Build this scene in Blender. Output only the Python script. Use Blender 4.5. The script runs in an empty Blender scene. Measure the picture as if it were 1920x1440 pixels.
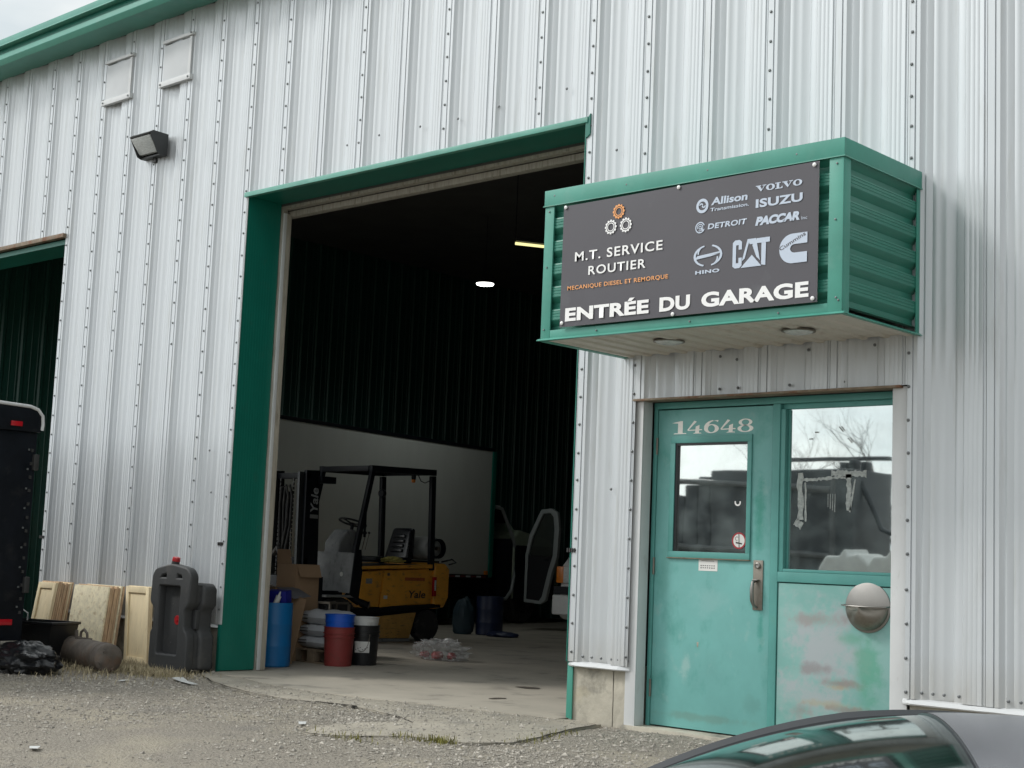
import bpy, bmesh, math, random
from math import sin, cos, pi, radians as rad
from mathutils import Vector, Matrix, noise
random.seed(7)
R_ = random.uniform
sc = bpy.context.scene
COL = sc.collection

# ------------------------------------------------------------------ camera, world, sun, exposure
cam_d = bpy.data.cameras.new("camera")
cam_d.sensor_width = 36.0
cam_d.lens = 2787.87 / 1920 * 36
cam_d.clip_start = 0.05
cam_d.clip_end = 2000
cam = bpy.data.objects.new("camera", cam_d)
COL.objects.link(cam)
_r = Vector((0.73557672, 0.67618231, 0.04128395)); _u = Vector((0.04951592, -0.11444322, 0.992195)); _f = Vector((-0.67562938, 0.72779134, 0.11766356))
mw = Matrix((_r, _u, -_f)).transposed().to_4x4()
mw.translation = (10.5508, -7.8400, 1.0478)
cam.matrix_world = mw
sc.camera = cam

SUN_EL, SUN_AZ = rad(40), rad(-52)        # azimuth measured from -Y towards -X (front left of the facade)
sun_dir = Vector((sin(SUN_AZ) * cos(SUN_EL), -cos(SUN_AZ) * cos(SUN_EL), sin(SUN_EL)))
world = bpy.data.worlds.new("World"); sc.world = world; world.use_nodes = True
nt = world.node_tree; nt.nodes.clear()
wo = nt.nodes.new("ShaderNodeOutputWorld"); bg = nt.nodes.new("ShaderNodeBackground")
sky = nt.nodes.new("ShaderNodeTexSky"); sky.sky_type = 'NISHITA'; sky.sun_disc = False
sky.sun_elevation = SUN_EL; sky.sun_rotation = math.atan2(sun_dir.x, sun_dir.y)
tc = nt.nodes.new("ShaderNodeTexCoord"); mp = nt.nodes.new("ShaderNodeMapping"); mp.inputs['Scale'].default_value = (1.3, 1.3, 4.0)
nz = nt.nodes.new("ShaderNodeTexNoise"); nz.inputs['Scale'].default_value = 2.2; nz.inputs['Detail'].default_value = 6; nz.inputs['Roughness'].default_value = .55
rp = nt.nodes.new("ShaderNodeValToRGB"); rp.color_ramp.elements[0].position = .36; rp.color_ramp.elements[1].position = .56
rp.color_ramp.elements[0].color = (.94, .94, .94, 1); rp.color_ramp.elements[1].color = (1, 1, 1, 1)
nz2 = nt.nodes.new("ShaderNodeTexNoise"); nz2.inputs['Scale'].default_value = 3.1; nz2.inputs['Detail'].default_value = 5
rp2 = nt.nodes.new("ShaderNodeValToRGB"); rp2.color_ramp.elements[0].position = .35; rp2.color_ramp.elements[1].position = .62
rp2.color_ramp.elements[0].color = (6.9, 7.6, 7.9, 1); rp2.color_ramp.elements[1].color = (10.2, 10.3, 10.1, 1)
mx = nt.nodes.new("ShaderNodeMix"); mx.data_type = 'RGBA'
L = nt.links.new
L(tc.outputs['Generated'], mp.inputs['Vector']); L(mp.outputs[0], nz.inputs['Vector']); L(mp.outputs[0], nz2.inputs['Vector'])
L(nz.outputs['Fac'], rp.inputs[0]); L(nz2.outputs['Fac'], rp2.inputs[0])
L(rp.outputs[0], mx.inputs[0]); L(sky.outputs[0], mx.inputs[6]); L(rp2.outputs[0], mx.inputs[7])
dt = nt.nodes.new("ShaderNodeVectorMath"); dt.operation = 'DOT_PRODUCT'; dt.inputs[1].default_value = sun_dir
vn_ = nt.nodes.new("ShaderNodeVectorMath"); vn_.operation = 'NORMALIZE'; L(tc.outputs['Generated'], vn_.inputs[0]); L(vn_.outputs[0], dt.inputs[0])
g1 = nt.nodes.new("ShaderNodeMath"); g1.operation = 'MAXIMUM'; g1.inputs[1].default_value = 0; L(dt.outputs['Value'], g1.inputs[0])
g2 = nt.nodes.new("ShaderNodeMath"); g2.operation = 'POWER'; g2.inputs[1].default_value = 5; L(g1.outputs[0], g2.inputs[0])
g3 = nt.nodes.new("ShaderNodeMath"); g3.operation = 'MULTIPLY_ADD'; g3.inputs[1].default_value = 1.5; g3.inputs[2].default_value = .84; L(g2.outputs[0], g3.inputs[0])   # thin cloud brightens towards the hidden sun
mg = nt.nodes.new("ShaderNodeVectorMath"); mg.operation = 'SCALE'; L(mx.outputs[2], mg.inputs[0]); L(g3.outputs[0], mg.inputs['Scale'])
L(mg.outputs[0], bg.inputs['Color']); bg.inputs['Strength'].default_value = 0.11
L(bg.outputs[0], wo.inputs['Surface'])

sun_d = bpy.data.lights.new("sun", 'SUN'); sun_d.energy = 1.5; sun_d.angle = rad(12); sun_d.color = (1, .965, .91)
sun = bpy.data.objects.new("sun", sun_d); COL.objects.link(sun)
sun.rotation_euler = (-sun_dir).to_track_quat('-Z', 'Y').to_euler()

sc.view_settings.view_transform = 'Standard'; sc.view_settings.look = 'None'
sc.view_settings.exposure = 0.1; sc.view_settings.gamma = 1; sc.view_settings.use_curve_mapping = False
sc.render.engine = 'CYCLES'
sc.cycles.max_bounces = 10; sc.cycles.diffuse_bounces = 6; sc.cycles.glossy_bounces = 5; sc.cycles.transparent_max_bounces = 8
sc.cycles.caustics_reflective = False; sc.cycles.caustics_refractive = False
sc.cycles.use_denoising = True

# ------------------------------------------------------------------ materials
MATS = {}
def mat(name, col, rough=.5, metal=0.0, var=.12, scale=5, dirt=None, bump=0.0, bscale=60, stretch=(1, 1, 1), spec=.5, coat=0, emit=None, dstretch=None, rvar=0.0, bdist=.01, splash=None):
    """dirt = list of (colour, amount, scale, threshold) layers"""
    if name in MATS: return MATS[name]
    m = bpy.data.materials.new(name); m.use_nodes = True
    t = m.node_tree; p = t.nodes['Principled BSDF']
    p.inputs['Roughness'].default_value = rough; p.inputs['Metallic'].default_value = metal
    p.inputs['Specular IOR Level'].default_value = spec
    if coat: p.inputs['Coat Weight'].default_value = coat
    co = t.nodes.new("ShaderNodeTexCoord"); ma = t.nodes.new("ShaderNodeMapping"); ma.inputs['Scale'].default_value = stretch
    t.links.new(co.outputs['Object'], ma.inputs['Vector'])
    def nnode(s, v=None, detail=5):
        n = t.nodes.new("ShaderNodeTexNoise"); n.inputs['Scale'].default_value = s; n.inputs['Detail'].default_value = detail; n.inputs['Roughness'].default_value = .62
        t.links.new((v or ma).outputs[0], n.inputs['Vector']); return n
    n = nnode(scale)
    r = t.nodes.new("ShaderNodeValToRGB"); r.color_ramp.elements[0].position = .3; r.color_ramp.elements[1].position = .7
    c = Vector(col[:3])
    r.color_ramp.elements[0].color = (*(c * (1 - var)), 1); r.color_ramp.elements[1].color = (*(c * (1 + var)), 1)
    t.links.new(n.outputs['Fac'], r.inputs[0]); out = r.outputs[0]
    for k, (dc, amt, ds, th) in enumerate(dirt or []):
        v = ma
        if dstretch:
            v = t.nodes.new("ShaderNodeMapping"); v.inputs['Scale'].default_value = dstretch; v.inputs['Location'].default_value = (3.1 * k, 1.7, 5.3 * k)
            t.links.new(co.outputs['Object'], v.inputs['Vector'])
        dn = nnode(ds, v, 8)
        dr = t.nodes.new("ShaderNodeValToRGB"); dr.color_ramp.elements[0].position = th; dr.color_ramp.elements[1].position = min(1, th + .13)
        dr.color_ramp.elements[0].color = (0, 0, 0, 1); dr.color_ramp.elements[1].color = (amt, amt, amt, 1)
        t.links.new(dn.outputs['Fac'], dr.inputs[0])
        x = t.nodes.new("ShaderNodeMix"); x.data_type = 'RGBA'
        t.links.new(dr.outputs[0], x.inputs[0]); t.links.new(out, x.inputs[6]); x.inputs[7].default_value = (*dc, 1); out = x.outputs[2]
    if splash:
        sx = t.nodes.new("ShaderNodeSeparateXYZ"); t.links.new(co.outputs['Object'], sx.inputs[0]); sm = t.nodes.new("ShaderNodeMapRange"); sm.inputs[1].default_value = splash[1]; sm.inputs[2].default_value = splash[0]; t.links.new(sx.outputs['Z'], sm.inputs[0])
        sn = nnode(14); pw = t.nodes.new("ShaderNodeMath"); pw.operation = 'MULTIPLY'; t.links.new(sm.outputs[0], pw.inputs[0]); t.links.new(sn.outputs['Fac'], pw.inputs[1]); x = t.nodes.new("ShaderNodeMix"); x.data_type = 'RGBA'
        t.links.new(pw.outputs[0], x.inputs[0]); t.links.new(out, x.inputs[6]); x.inputs[7].default_value = (*splash[2], 1); out = x.outputs[2]
    t.links.new(out, p.inputs['Base Color'])
    if rvar:
        rn = nnode(scale * 2.3); mr = t.nodes.new("ShaderNodeMapRange"); mr.inputs[3].default_value = max(0, rough - rvar); mr.inputs[4].default_value = rough + rvar
        t.links.new(rn.outputs['Fac'], mr.inputs[0]); t.links.new(mr.outputs[0], p.inputs['Roughness'])
    if bump:
        bn = nnode(bscale); bp = t.nodes.new("ShaderNodeBump"); bp.inputs['Strength'].default_value = bump; bp.inputs['Distance'].default_value = bdist
        t.links.new(bn.outputs['Fac'], bp.inputs['Height']); t.links.new(bp.outputs[0], p.inputs['Normal'])
    if emit:
        p.inputs['Emission Color'].default_value = (*emit[0], 1); p.inputs['Emission Strength'].default_value = emit[1]
    MATS[name] = m; return m
RUST = (.18, .07, .03); SOOT = (.03, .03, .028); DUST = (.34, .31, .26)
M_SID = mat('white_siding', (.555, .585, .61), .34, metal=.2, var=.03, scale=2.2, stretch=(1, 1, .3), dirt=[((.42, .43, .41), .35, 3.0, .56), ((.30, .27, .22), .5, 9, .70)], dstretch=(5, 5, .5), spec=.5, bump=.02, bscale=7, rvar=.08, splash=(.36, .62, (.42, .40, .36)))
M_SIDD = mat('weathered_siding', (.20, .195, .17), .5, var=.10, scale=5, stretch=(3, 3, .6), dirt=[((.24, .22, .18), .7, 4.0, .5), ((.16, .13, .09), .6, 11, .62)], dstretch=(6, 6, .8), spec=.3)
M_WTRIM = mat('white_trim', (.62, .635, .645), .4, var=.04, scale=4, dirt=[((.4, .39, .36), .4, 6, .6)], dstretch=(3, 3, 1))
M_GTRIM = mat('green_trim', (.060, .275, .215), .42, var=.10, scale=3, dirt=[((.12, .30, .25), .45, 5, .56), ((.05, .10, .08), .4, 14, .68)], spec=.45)
M_GCAP = mat('green_cap_weathered', (.105, .33, .265), .45, var=.12, scale=3, dirt=[((.20, .38, .33), .5, 4, .5), ((.30, .17, .08), .75, 5, .64)], dstretch=(1.6, 6, 6))
M_GJAMB = mat('dark_green_jamb', (.004, .150, .110), .42, var=.08, scale=3, dirt=[((.02, .12, .09), .5, 6, .6)])
M_GSIDE = mat('green_ribbed', (.036, .205, .152), .38, var=.09, scale=4, stretch=(1, 1, 4), dirt=[((.07, .24, .18), .4, 5, .6)])
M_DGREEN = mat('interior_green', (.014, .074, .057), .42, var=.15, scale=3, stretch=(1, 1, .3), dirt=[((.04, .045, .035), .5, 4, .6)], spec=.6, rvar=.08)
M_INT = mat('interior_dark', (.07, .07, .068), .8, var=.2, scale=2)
M_SCREW = mat('screw_metal', (.16, .17, .175), .45, metal=.5, var=.2, scale=40)
M_RUSTY = mat('rusty_flashing', (.22, .17, .12), .7, var=.25, scale=12, dirt=[(RUST, .8, 10, .5), ((.4, .38, .3), .5, 16, .6)])
M_OLDTRIM = mat('old_wood_trim', (.33, .31, .27), .75, var=.2, scale=14, stretch=(3, 3, .4), dirt=[((.12, .10, .07), .7, 8, .55)])
M_BLACK = mat('black_paint', (.006, .008, .012), .45, spec=.22, var=.3, scale=8, dirt=[((.035, .035, .034), .35, 6, .6)])
M_BLKP = mat('black_plastic', (.012, .013, .015), .38, var=.2, scale=9, dirt=[((.06, .055, .045), .4, 7, .6)])
M_RUB = mat('black_rubber', (.022, .022, .023), .75, var=.3, scale=15, dirt=[((.12, .11, .10), .5, 9, .55)])
M_STEEL = mat('stainless', (.29, .28, .265), .42, metal=1, var=.08, scale=6, dirt=[((.25, .22, .18), .5, 7, .6)], rvar=.1)
M_STEELD = mat('stained_steel', (.25, .23, .20), .5, metal=1, var=.15, scale=8, dirt=[((.16, .13, .09), .6, 9, .55)], rvar=.1)
M_CONC = mat('foundation_concrete', (.46, .43, .36), .9, var=.16, scale=5, dirt=[((.17, .165, .145), .8, 4, .50), ((.42, .37, .26), .6, 3.2, .58), ((.07, .065, .055), .8, 22, .68)], bump=.35, bscale=35, spec=.2)
M_BRACK = mat('bracket_steel', (.05, .05, .05), .5, metal=.4)
M_WOOD = mat('plywood', (.86, .73, .49), .7, var=.12, scale=4, stretch=(2.5, 2.5, .5), dirt=[((.42, .29, .14), .5, 7, .58), ((.20, .13, .07), .6, 14, .72)], dstretch=(3, 3, .8), spec=.25)
M_WOODE = mat('plywood_edge', (.60, .43, .28), .8, var=.3, scale=9, stretch=(6, 6, .6), dirt=[((.16, .09, .05), .6, 12, .55)], spec=.2)
M_OSB = mat('osb_board', (.86, .78, .57), .75, var=.16, scale=24, dirt=[((.46, .33, .17), .6, 20, .55), ((.25, .17, .1), .5, 30, .68)], spec=.25)
M_CARD = mat('cardboard', (.30, .20, .125), .85, var=.08, scale=4, spec=.15)
M_PWOOD = mat('pallet_wood', (.20, .155, .11), .85, var=.25, scale=12, spec=.15)
M_CADDY = mat('grey_moulded_plastic', (.058, .060, .062), .62, var=.14, scale=4, dirt=[((.11, .105, .095), .5, 5, .55)], bump=.15, bscale=50, spec=.35)
M_RED = mat('red_plastic', (.42, .02, .025), .4, var=.1)
M_REDL = mat('red_lens', (.45, .012, .02), .2, var=.1)
M_AMB = mat('amber_lens', (.62, .18, .015), .3, var=.1)
M_WHITE = mat('white_plastic', (.62, .63, .62), .5, var=.06, scale=9, dirt=[((.3, .28, .24), .5, 11, .6)])
M_PAPER = mat('paper', (.72, .72, .70), .8, var=.05)
M_INK = mat('dark_ink', (.03, .03, .03), .6, var=.05)
M_BDRUM = mat('blue_drum', (.004, .150, .40), .42, var=.06, dirt=[((.02, .10, .22), .4, 5, .6)])
M_BBLUE = mat('blue_pail', (.006, .09, .52), .4, var=.06)
M_NAVY = mat('navy_plastic', (.008, .018, .06), .45, var=.15)
M_INDIGO = mat('indigo_box', (.01, .015, .22), .5, var=.1)
M_MAROON = mat('maroon_pail', (.235, .035, .032), .55, var=.12, scale=8, dirt=[((.12, .05, .04), .5, 9, .55)])
M_BAGW = mat('woven_bag', (.50, .52, .55), .55, var=.08, scale=8, bump=.4, bscale=25, dirt=[((.3, .3, .3), .4, 9, .6)])
M_YEL = mat('forklift_yellow', (.80, .37, .045), .5, var=.12, scale=4, dirt=[((.24, .14, .05), .7, 5, .55), ((.05, .04, .03), .8, 13, .66)], dstretch=(2, 2, 4))
M_YEL2 = mat('forklift_worn_panel', (.60, .34, .09), .6, var=.2, scale=6, dirt=[((.08, .055, .03), .9, 12, .56), ((.25, .2, .12), .5, 8, .6)], dstretch=(1, 1, 5))
M_COWL = mat('dusty_grey_metal', (.26, .27, .275), .65, var=.2, scale=7, dirt=[((.10, .11, .12), .6, 8, .55), ((.05, .05, .05), .7, 25, .68)], dstretch=(2, 2, 1))
M_TANKS = mat('rusty_tank', (.14, .118, .10), .75, var=.4, scale=7, dirt=[((.15, .085, .05), .6, 6, .53), ((.30, .28, .25), .5, 10, .62), (SOOT, .7, 8, .6)], bump=.3, bscale=40)
M_TBAG = mat('black_bin_bag', (.010, .011, .013), .28, var=.2, scale=6, bump=.5, bscale=14)
M_BOX = mat('white_truck_box', (.60, .62, .58), .5, var=.05, scale=2, stretch=(1, 1, .4), dirt=[((.55, .55, .50), .4, 3, .6)])
M_VAN = mat('white_vehicle_paint', (.62, .63, .63), .3, var=.04, coat=.4)
M_VANG = mat('pale_green_paint', (.30, .36, .27), .3, var=.04, coat=.4)
M_DIRTYVAN = mat('grey_door_frame', (.30, .33, .33), .4, var=.08)
M_TEAL = mat('teal_door', (.165, .415, .395), .45, var=.09, scale=3, dirt=[((.07, .29, .25), .6, 2.6, .54), ((.28, .46, .44), .5, 7, .60), ((.02, .12, .10), .5, 22, .70)], dstretch=(1.5, 1, 1), spec=.4, rvar=.1)
M_TEALF = mat('teal_frame', (.10, .32, .295), .45, var=.10, scale=4, dirt=[((.12, .33, .28), .5, 6, .58), ((.02, .10, .09), .5, 18, .66)], spec=.4)
M_TEALP = mat('faded_teal_panel', (.19, .40, .37), .55, var=.10, scale=2.4, dirt=[((.26, .43, .41), .7, 2.2, .45), ((.12, .15, .14), .4, 26, .66)], dstretch=(.9, 1, 2.0), spec=.3)
M_CAR = mat('dark_grey_car_paint', (.105, .105, .12), .20, metal=.1, var=.05, spec=.35)
M_CARTR = mat('black_moulding', (.014, .016, .02), .3, var=.1)
M_FLOOR = mat('garage_floor_concrete', (.42, .385, .325), .75, var=.14, scale=1.3, dirt=[((.15, .14, .125), .6, 2.2, .54), ((.40, .36, .30), .4, 5, .58), ((.06, .055, .05), .7, 9, .70)], bump=.08, bscale=80, spec=.35)
M_APRON = mat('worn_concrete_apron', (.37, .34, .285), .92, var=.15, scale=2.5, dirt=[((.25, .24, .215), .6, 3, .52), ((.46, .42, .35), .5, 7, .6), ((.13, .12, .11), .7, 60, .62)], bump=.5, bscale=120, spec=.2)
M_GRND = mat('gravelly_asphalt', (.34, .31, .265), .95, var=.28, scale=60, dirt=[((.48, .43, .34), .6, 1.0, .50), ((.25, .235, .215), .6, 1.7, .58), ((.58, .54, .48), .7, 120, .58), ((.09, .085, .08), .85, 85, .60)], bump=1.0, bscale=55, bdist=.03, spec=.15)
M_STONE = mat('gravel_stone', (.36, .335, .295), .9, var=.55, scale=22, spec=.2)
M_STRAW = mat('dry_straw', (.42, .36, .24), .9, var=.3, scale=9, spec=.1)
M_GRASS = mat('yellow_grass', (.20, .19, .06), .9, var=.35, scale=9, spec=.1)
M_SIGN = mat('charcoal_sign_board', (.066, .062, .074), .38, var=.04, scale=4, dirt=[((.12, .13, .14), .4, 3, .62)], spec=.5)
M_SWHITE = mat('white_lettering', (.84, .84, .84), .5, var=.02)
M_SBLUE = mat('pale_blue_lettering', (.50, .57, .68), .5, var=.02)
M_SORG = mat('orange_lettering', (.82, .36, .12), .5, var=.02)
M_DGT = mat('cream_digits', (.95, .94, .90), .6, var=.06, scale=30)
M_LENS = mat('prismatic_lens', (.55, .58, .58), .25, var=.2, scale=30, stretch=(1, 1, 4))
M_BRONZE = mat('bronze_housing', (.045, .048, .05), .5, metal=.3, var=.15)
M_LEDW = mat('lit_lamp', (.9, .9, .9), .5, emit=((1, .98, .92), 9))
M_TUBE = mat('lit_tube', (.9, .9, .6), .5, emit=((1.0, .93, .42), 1.1))
M_RAG = mat('yellow_rag', (.42, .36, .10), .9, var=.3, scale=20)
M_SEAT = mat('black_vinyl_seat', (.012, .013, .017), .22, var=.2)
M_LPG = mat('propane_cylinder_paint', (.33, .34, .33), .5, var=.15, dirt=[((.12, .13, .14), .6, 6, .55)])
M_BULK = mat('bulk_bag_fabric', (.55, .56, .55), .8, var=.1, scale=5)
M_DTRUCK = mat('dark_truck_paint', (.035, .042, .05), .5, var=.3, scale=2)
M_BARK = mat('bark', (.07, .06, .05), .9, var=.3)
M_TAPER = mat('reflective_red', (.16, .02, .02), .4); M_TAPEW = mat('reflective_white', (.45, .47, .48), .4)

def smudges(m, org, spots):
    """worn patches at fixed places on a door or panel: (x, z, rx, rz, colour, amount)"""
    t = m.node_tree; p = t.nodes['Principled BSDF']; out = p.inputs['Base Color'].links[0].from_socket
    co = t.nodes.new("ShaderNodeTexCoord"); n = t.nodes.new("ShaderNodeTexNoise"); n.inputs['Scale'].default_value = 7; n.inputs['Detail'].default_value = 7; n.inputs['Roughness'].default_value = .7; t.links.new(co.outputs['Object'], n.inputs['Vector'])
    for (x, z, rx, rz, c, a) in spots:
        ma = t.nodes.new("ShaderNodeMapping"); ma.inputs['Location'].default_value = (-(x - org[0]) / rx, 0, -(z - org[2]) / rz); ma.inputs['Scale'].default_value = (1 / rx, .001, 1 / rz); t.links.new(co.outputs['Object'], ma.inputs['Vector'])
        ln = t.nodes.new("ShaderNodeVectorMath"); ln.operation = 'LENGTH'; t.links.new(ma.outputs[0], ln.inputs[0])
        ad = t.nodes.new("ShaderNodeMath"); ad.operation = 'MULTIPLY_ADD'; ad.inputs[1].default_value = 3.2; t.links.new(n.outputs['Fac'], ad.inputs[0]); t.links.new(ln.outputs['Value'], ad.inputs[2])
        mr = t.nodes.new("ShaderNodeMapRange"); mr.interpolation_type = 'SMOOTHSTEP'; mr.inputs[1].default_value = 2.75; mr.inputs[2].default_value = 1.75; mr.inputs[3].default_value = 0; mr.inputs[4].default_value = a; t.links.new(ad.outputs[0], mr.inputs[0])
        mi = t.nodes.new("ShaderNodeMix"); mi.data_type = 'RGBA'; t.links.new(mr.outputs[0], mi.inputs[0]); t.links.new(out, mi.inputs[6]); mi.inputs[7].default_value = (*c, 1); out = mi.outputs[2]
    t.links.new(out, p.inputs['Base Color'])
GRY = (.36, .40, .42); BRN = (.25, .205, .185); OCH = (.38, .34, .22); GRN = (.10, .34, .24)
smudges(M_TEALP, (3, 0, 0), [(5.80, .60, .30, .34, GRY, .95), (5.75, .30, .30, .26, GRY, .8), (5.74, .77, .20, .05, BRN, .55), (5.72, .47, .18, .05, (.22, .19, .19), .6), (5.93, .40, .22, .035, BRN, .75), (5.90, .375, .10, .02, OCH, .5), (5.82, .27, .26, .030, OCH, .55), (6.0, .25, .22, .03, BRN, .7), (5.68, .22, .12, .06, BRN, .55), (6.12, .50, .10, .30, GRN, .75), (6.0, .67, .10, .05, GRN, .6), (5.60, .06, .16, .04, GRN, .5)])
smudges(M_TEAL, (3, 0, 0), [(5.34, 1.42, .045, .25, (.05, .29, .23), .8), (5.36, .72, .03, .2, (.05, .30, .25), .7), (5.30, .22, .07, .06, (.12, .27, .25), .35), (4.79, .42, .04, .09, (.36, .52, .50), .6), (4.60, 1.0, .05, .25, (.12, .35, .31), .5), (4.95, .10, .40, .03, (.16, .26, .22), .5), (4.95, .85, .16, .12, (.24, .46, .45), .5)])
def glass(name, tint, refl, rough=0.0, veil=.0):
    m = bpy.data.materials.new(name); m.use_nodes = True; t = m.node_tree; t.nodes.clear()
    o = t.nodes.new("ShaderNodeOutputMaterial"); a = t.nodes.new("ShaderNodeBsdfTransparent"); g = t.nodes.new("ShaderNodeBsdfGlossy"); x = t.nodes.new("ShaderNodeMixShader")
    lw = t.nodes.new("ShaderNodeLayerWeight"); lw.inputs['Blend'].default_value = .25
    mr = t.nodes.new("ShaderNodeMapRange"); mr.inputs[3].default_value = refl; mr.inputs[4].default_value = 1.0
    a.inputs[0].default_value = (*tint, 1); g.inputs['Roughness'].default_value = rough; g.inputs['Color'].default_value = (.90, .96, .95, 1)
    wn = t.nodes.new('ShaderNodeTexNoise'); wn.inputs['Scale'].default_value = 3.0; wn.inputs['Detail'].default_value = 1; wb = t.nodes.new('ShaderNodeBump'); wb.inputs['Strength'].default_value = .05; wb.inputs['Distance'].default_value = .004; t.links.new(wn.outputs['Fac'], wb.inputs['Height']); t.links.new(wb.outputs[0], g.inputs['Normal'])
    t.links.new(lw.outputs['Fresnel'], mr.inputs[0]); t.links.new(mr.outputs[0], x.inputs[0])
    t.links.new(a.outputs[0], x.inputs[1]); t.links.new(g.outputs[0], x.inputs[2])
    df = t.nodes.new("ShaderNodeBsdfDiffuse"); df.inputs['Color'].default_value = (.42, .50, .50, 1); dn = t.nodes.new("ShaderNodeTexNoise"); dn.inputs['Scale'].default_value = 6; dn.inputs['Detail'].default_value = 8
    dr = t.nodes.new("ShaderNodeMapRange"); dr.inputs[1].default_value = .4; dr.inputs[2].default_value = .75; dr.inputs[3].default_value = veil * .15; dr.inputs[4].default_value = veil; x2 = t.nodes.new("ShaderNodeMixShader")
    tcg = t.nodes.new("ShaderNodeTexCoord"); t.links.new(tcg.outputs['Object'], dn.inputs['Vector']); t.links.new(dn.outputs['Fac'], dr.inputs[0]); t.links.new(dr.outputs[0], x2.inputs[0]); t.links.new(x.outputs[0], x2.inputs[1]); t.links.new(df.outputs[0], x2.inputs[2]); t.links.new(x2.outputs[0], o.inputs[0])
    return m
G_WIN = glass('coated_window_glass', (.42, .52, .50), .70, .018, veil=.20)
G_CAR = glass('tinted_car_glass', (.03, .04, .04), .05, .06, veil=.05)
G_FILM = bpy.data.materials.new('clear_plastic_film'); G_FILM.use_nodes = True
_p = G_FILM.node_tree.nodes['Principled BSDF']; _p.inputs['Base Color'].default_value = (.55, .56, .56, 1); _p.inputs['Roughness'].default_value = .18; _p.inputs['Alpha'].default_value = .34
G_CAB = glass('cab_glass', (.35, .42, .38), .10)

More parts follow.
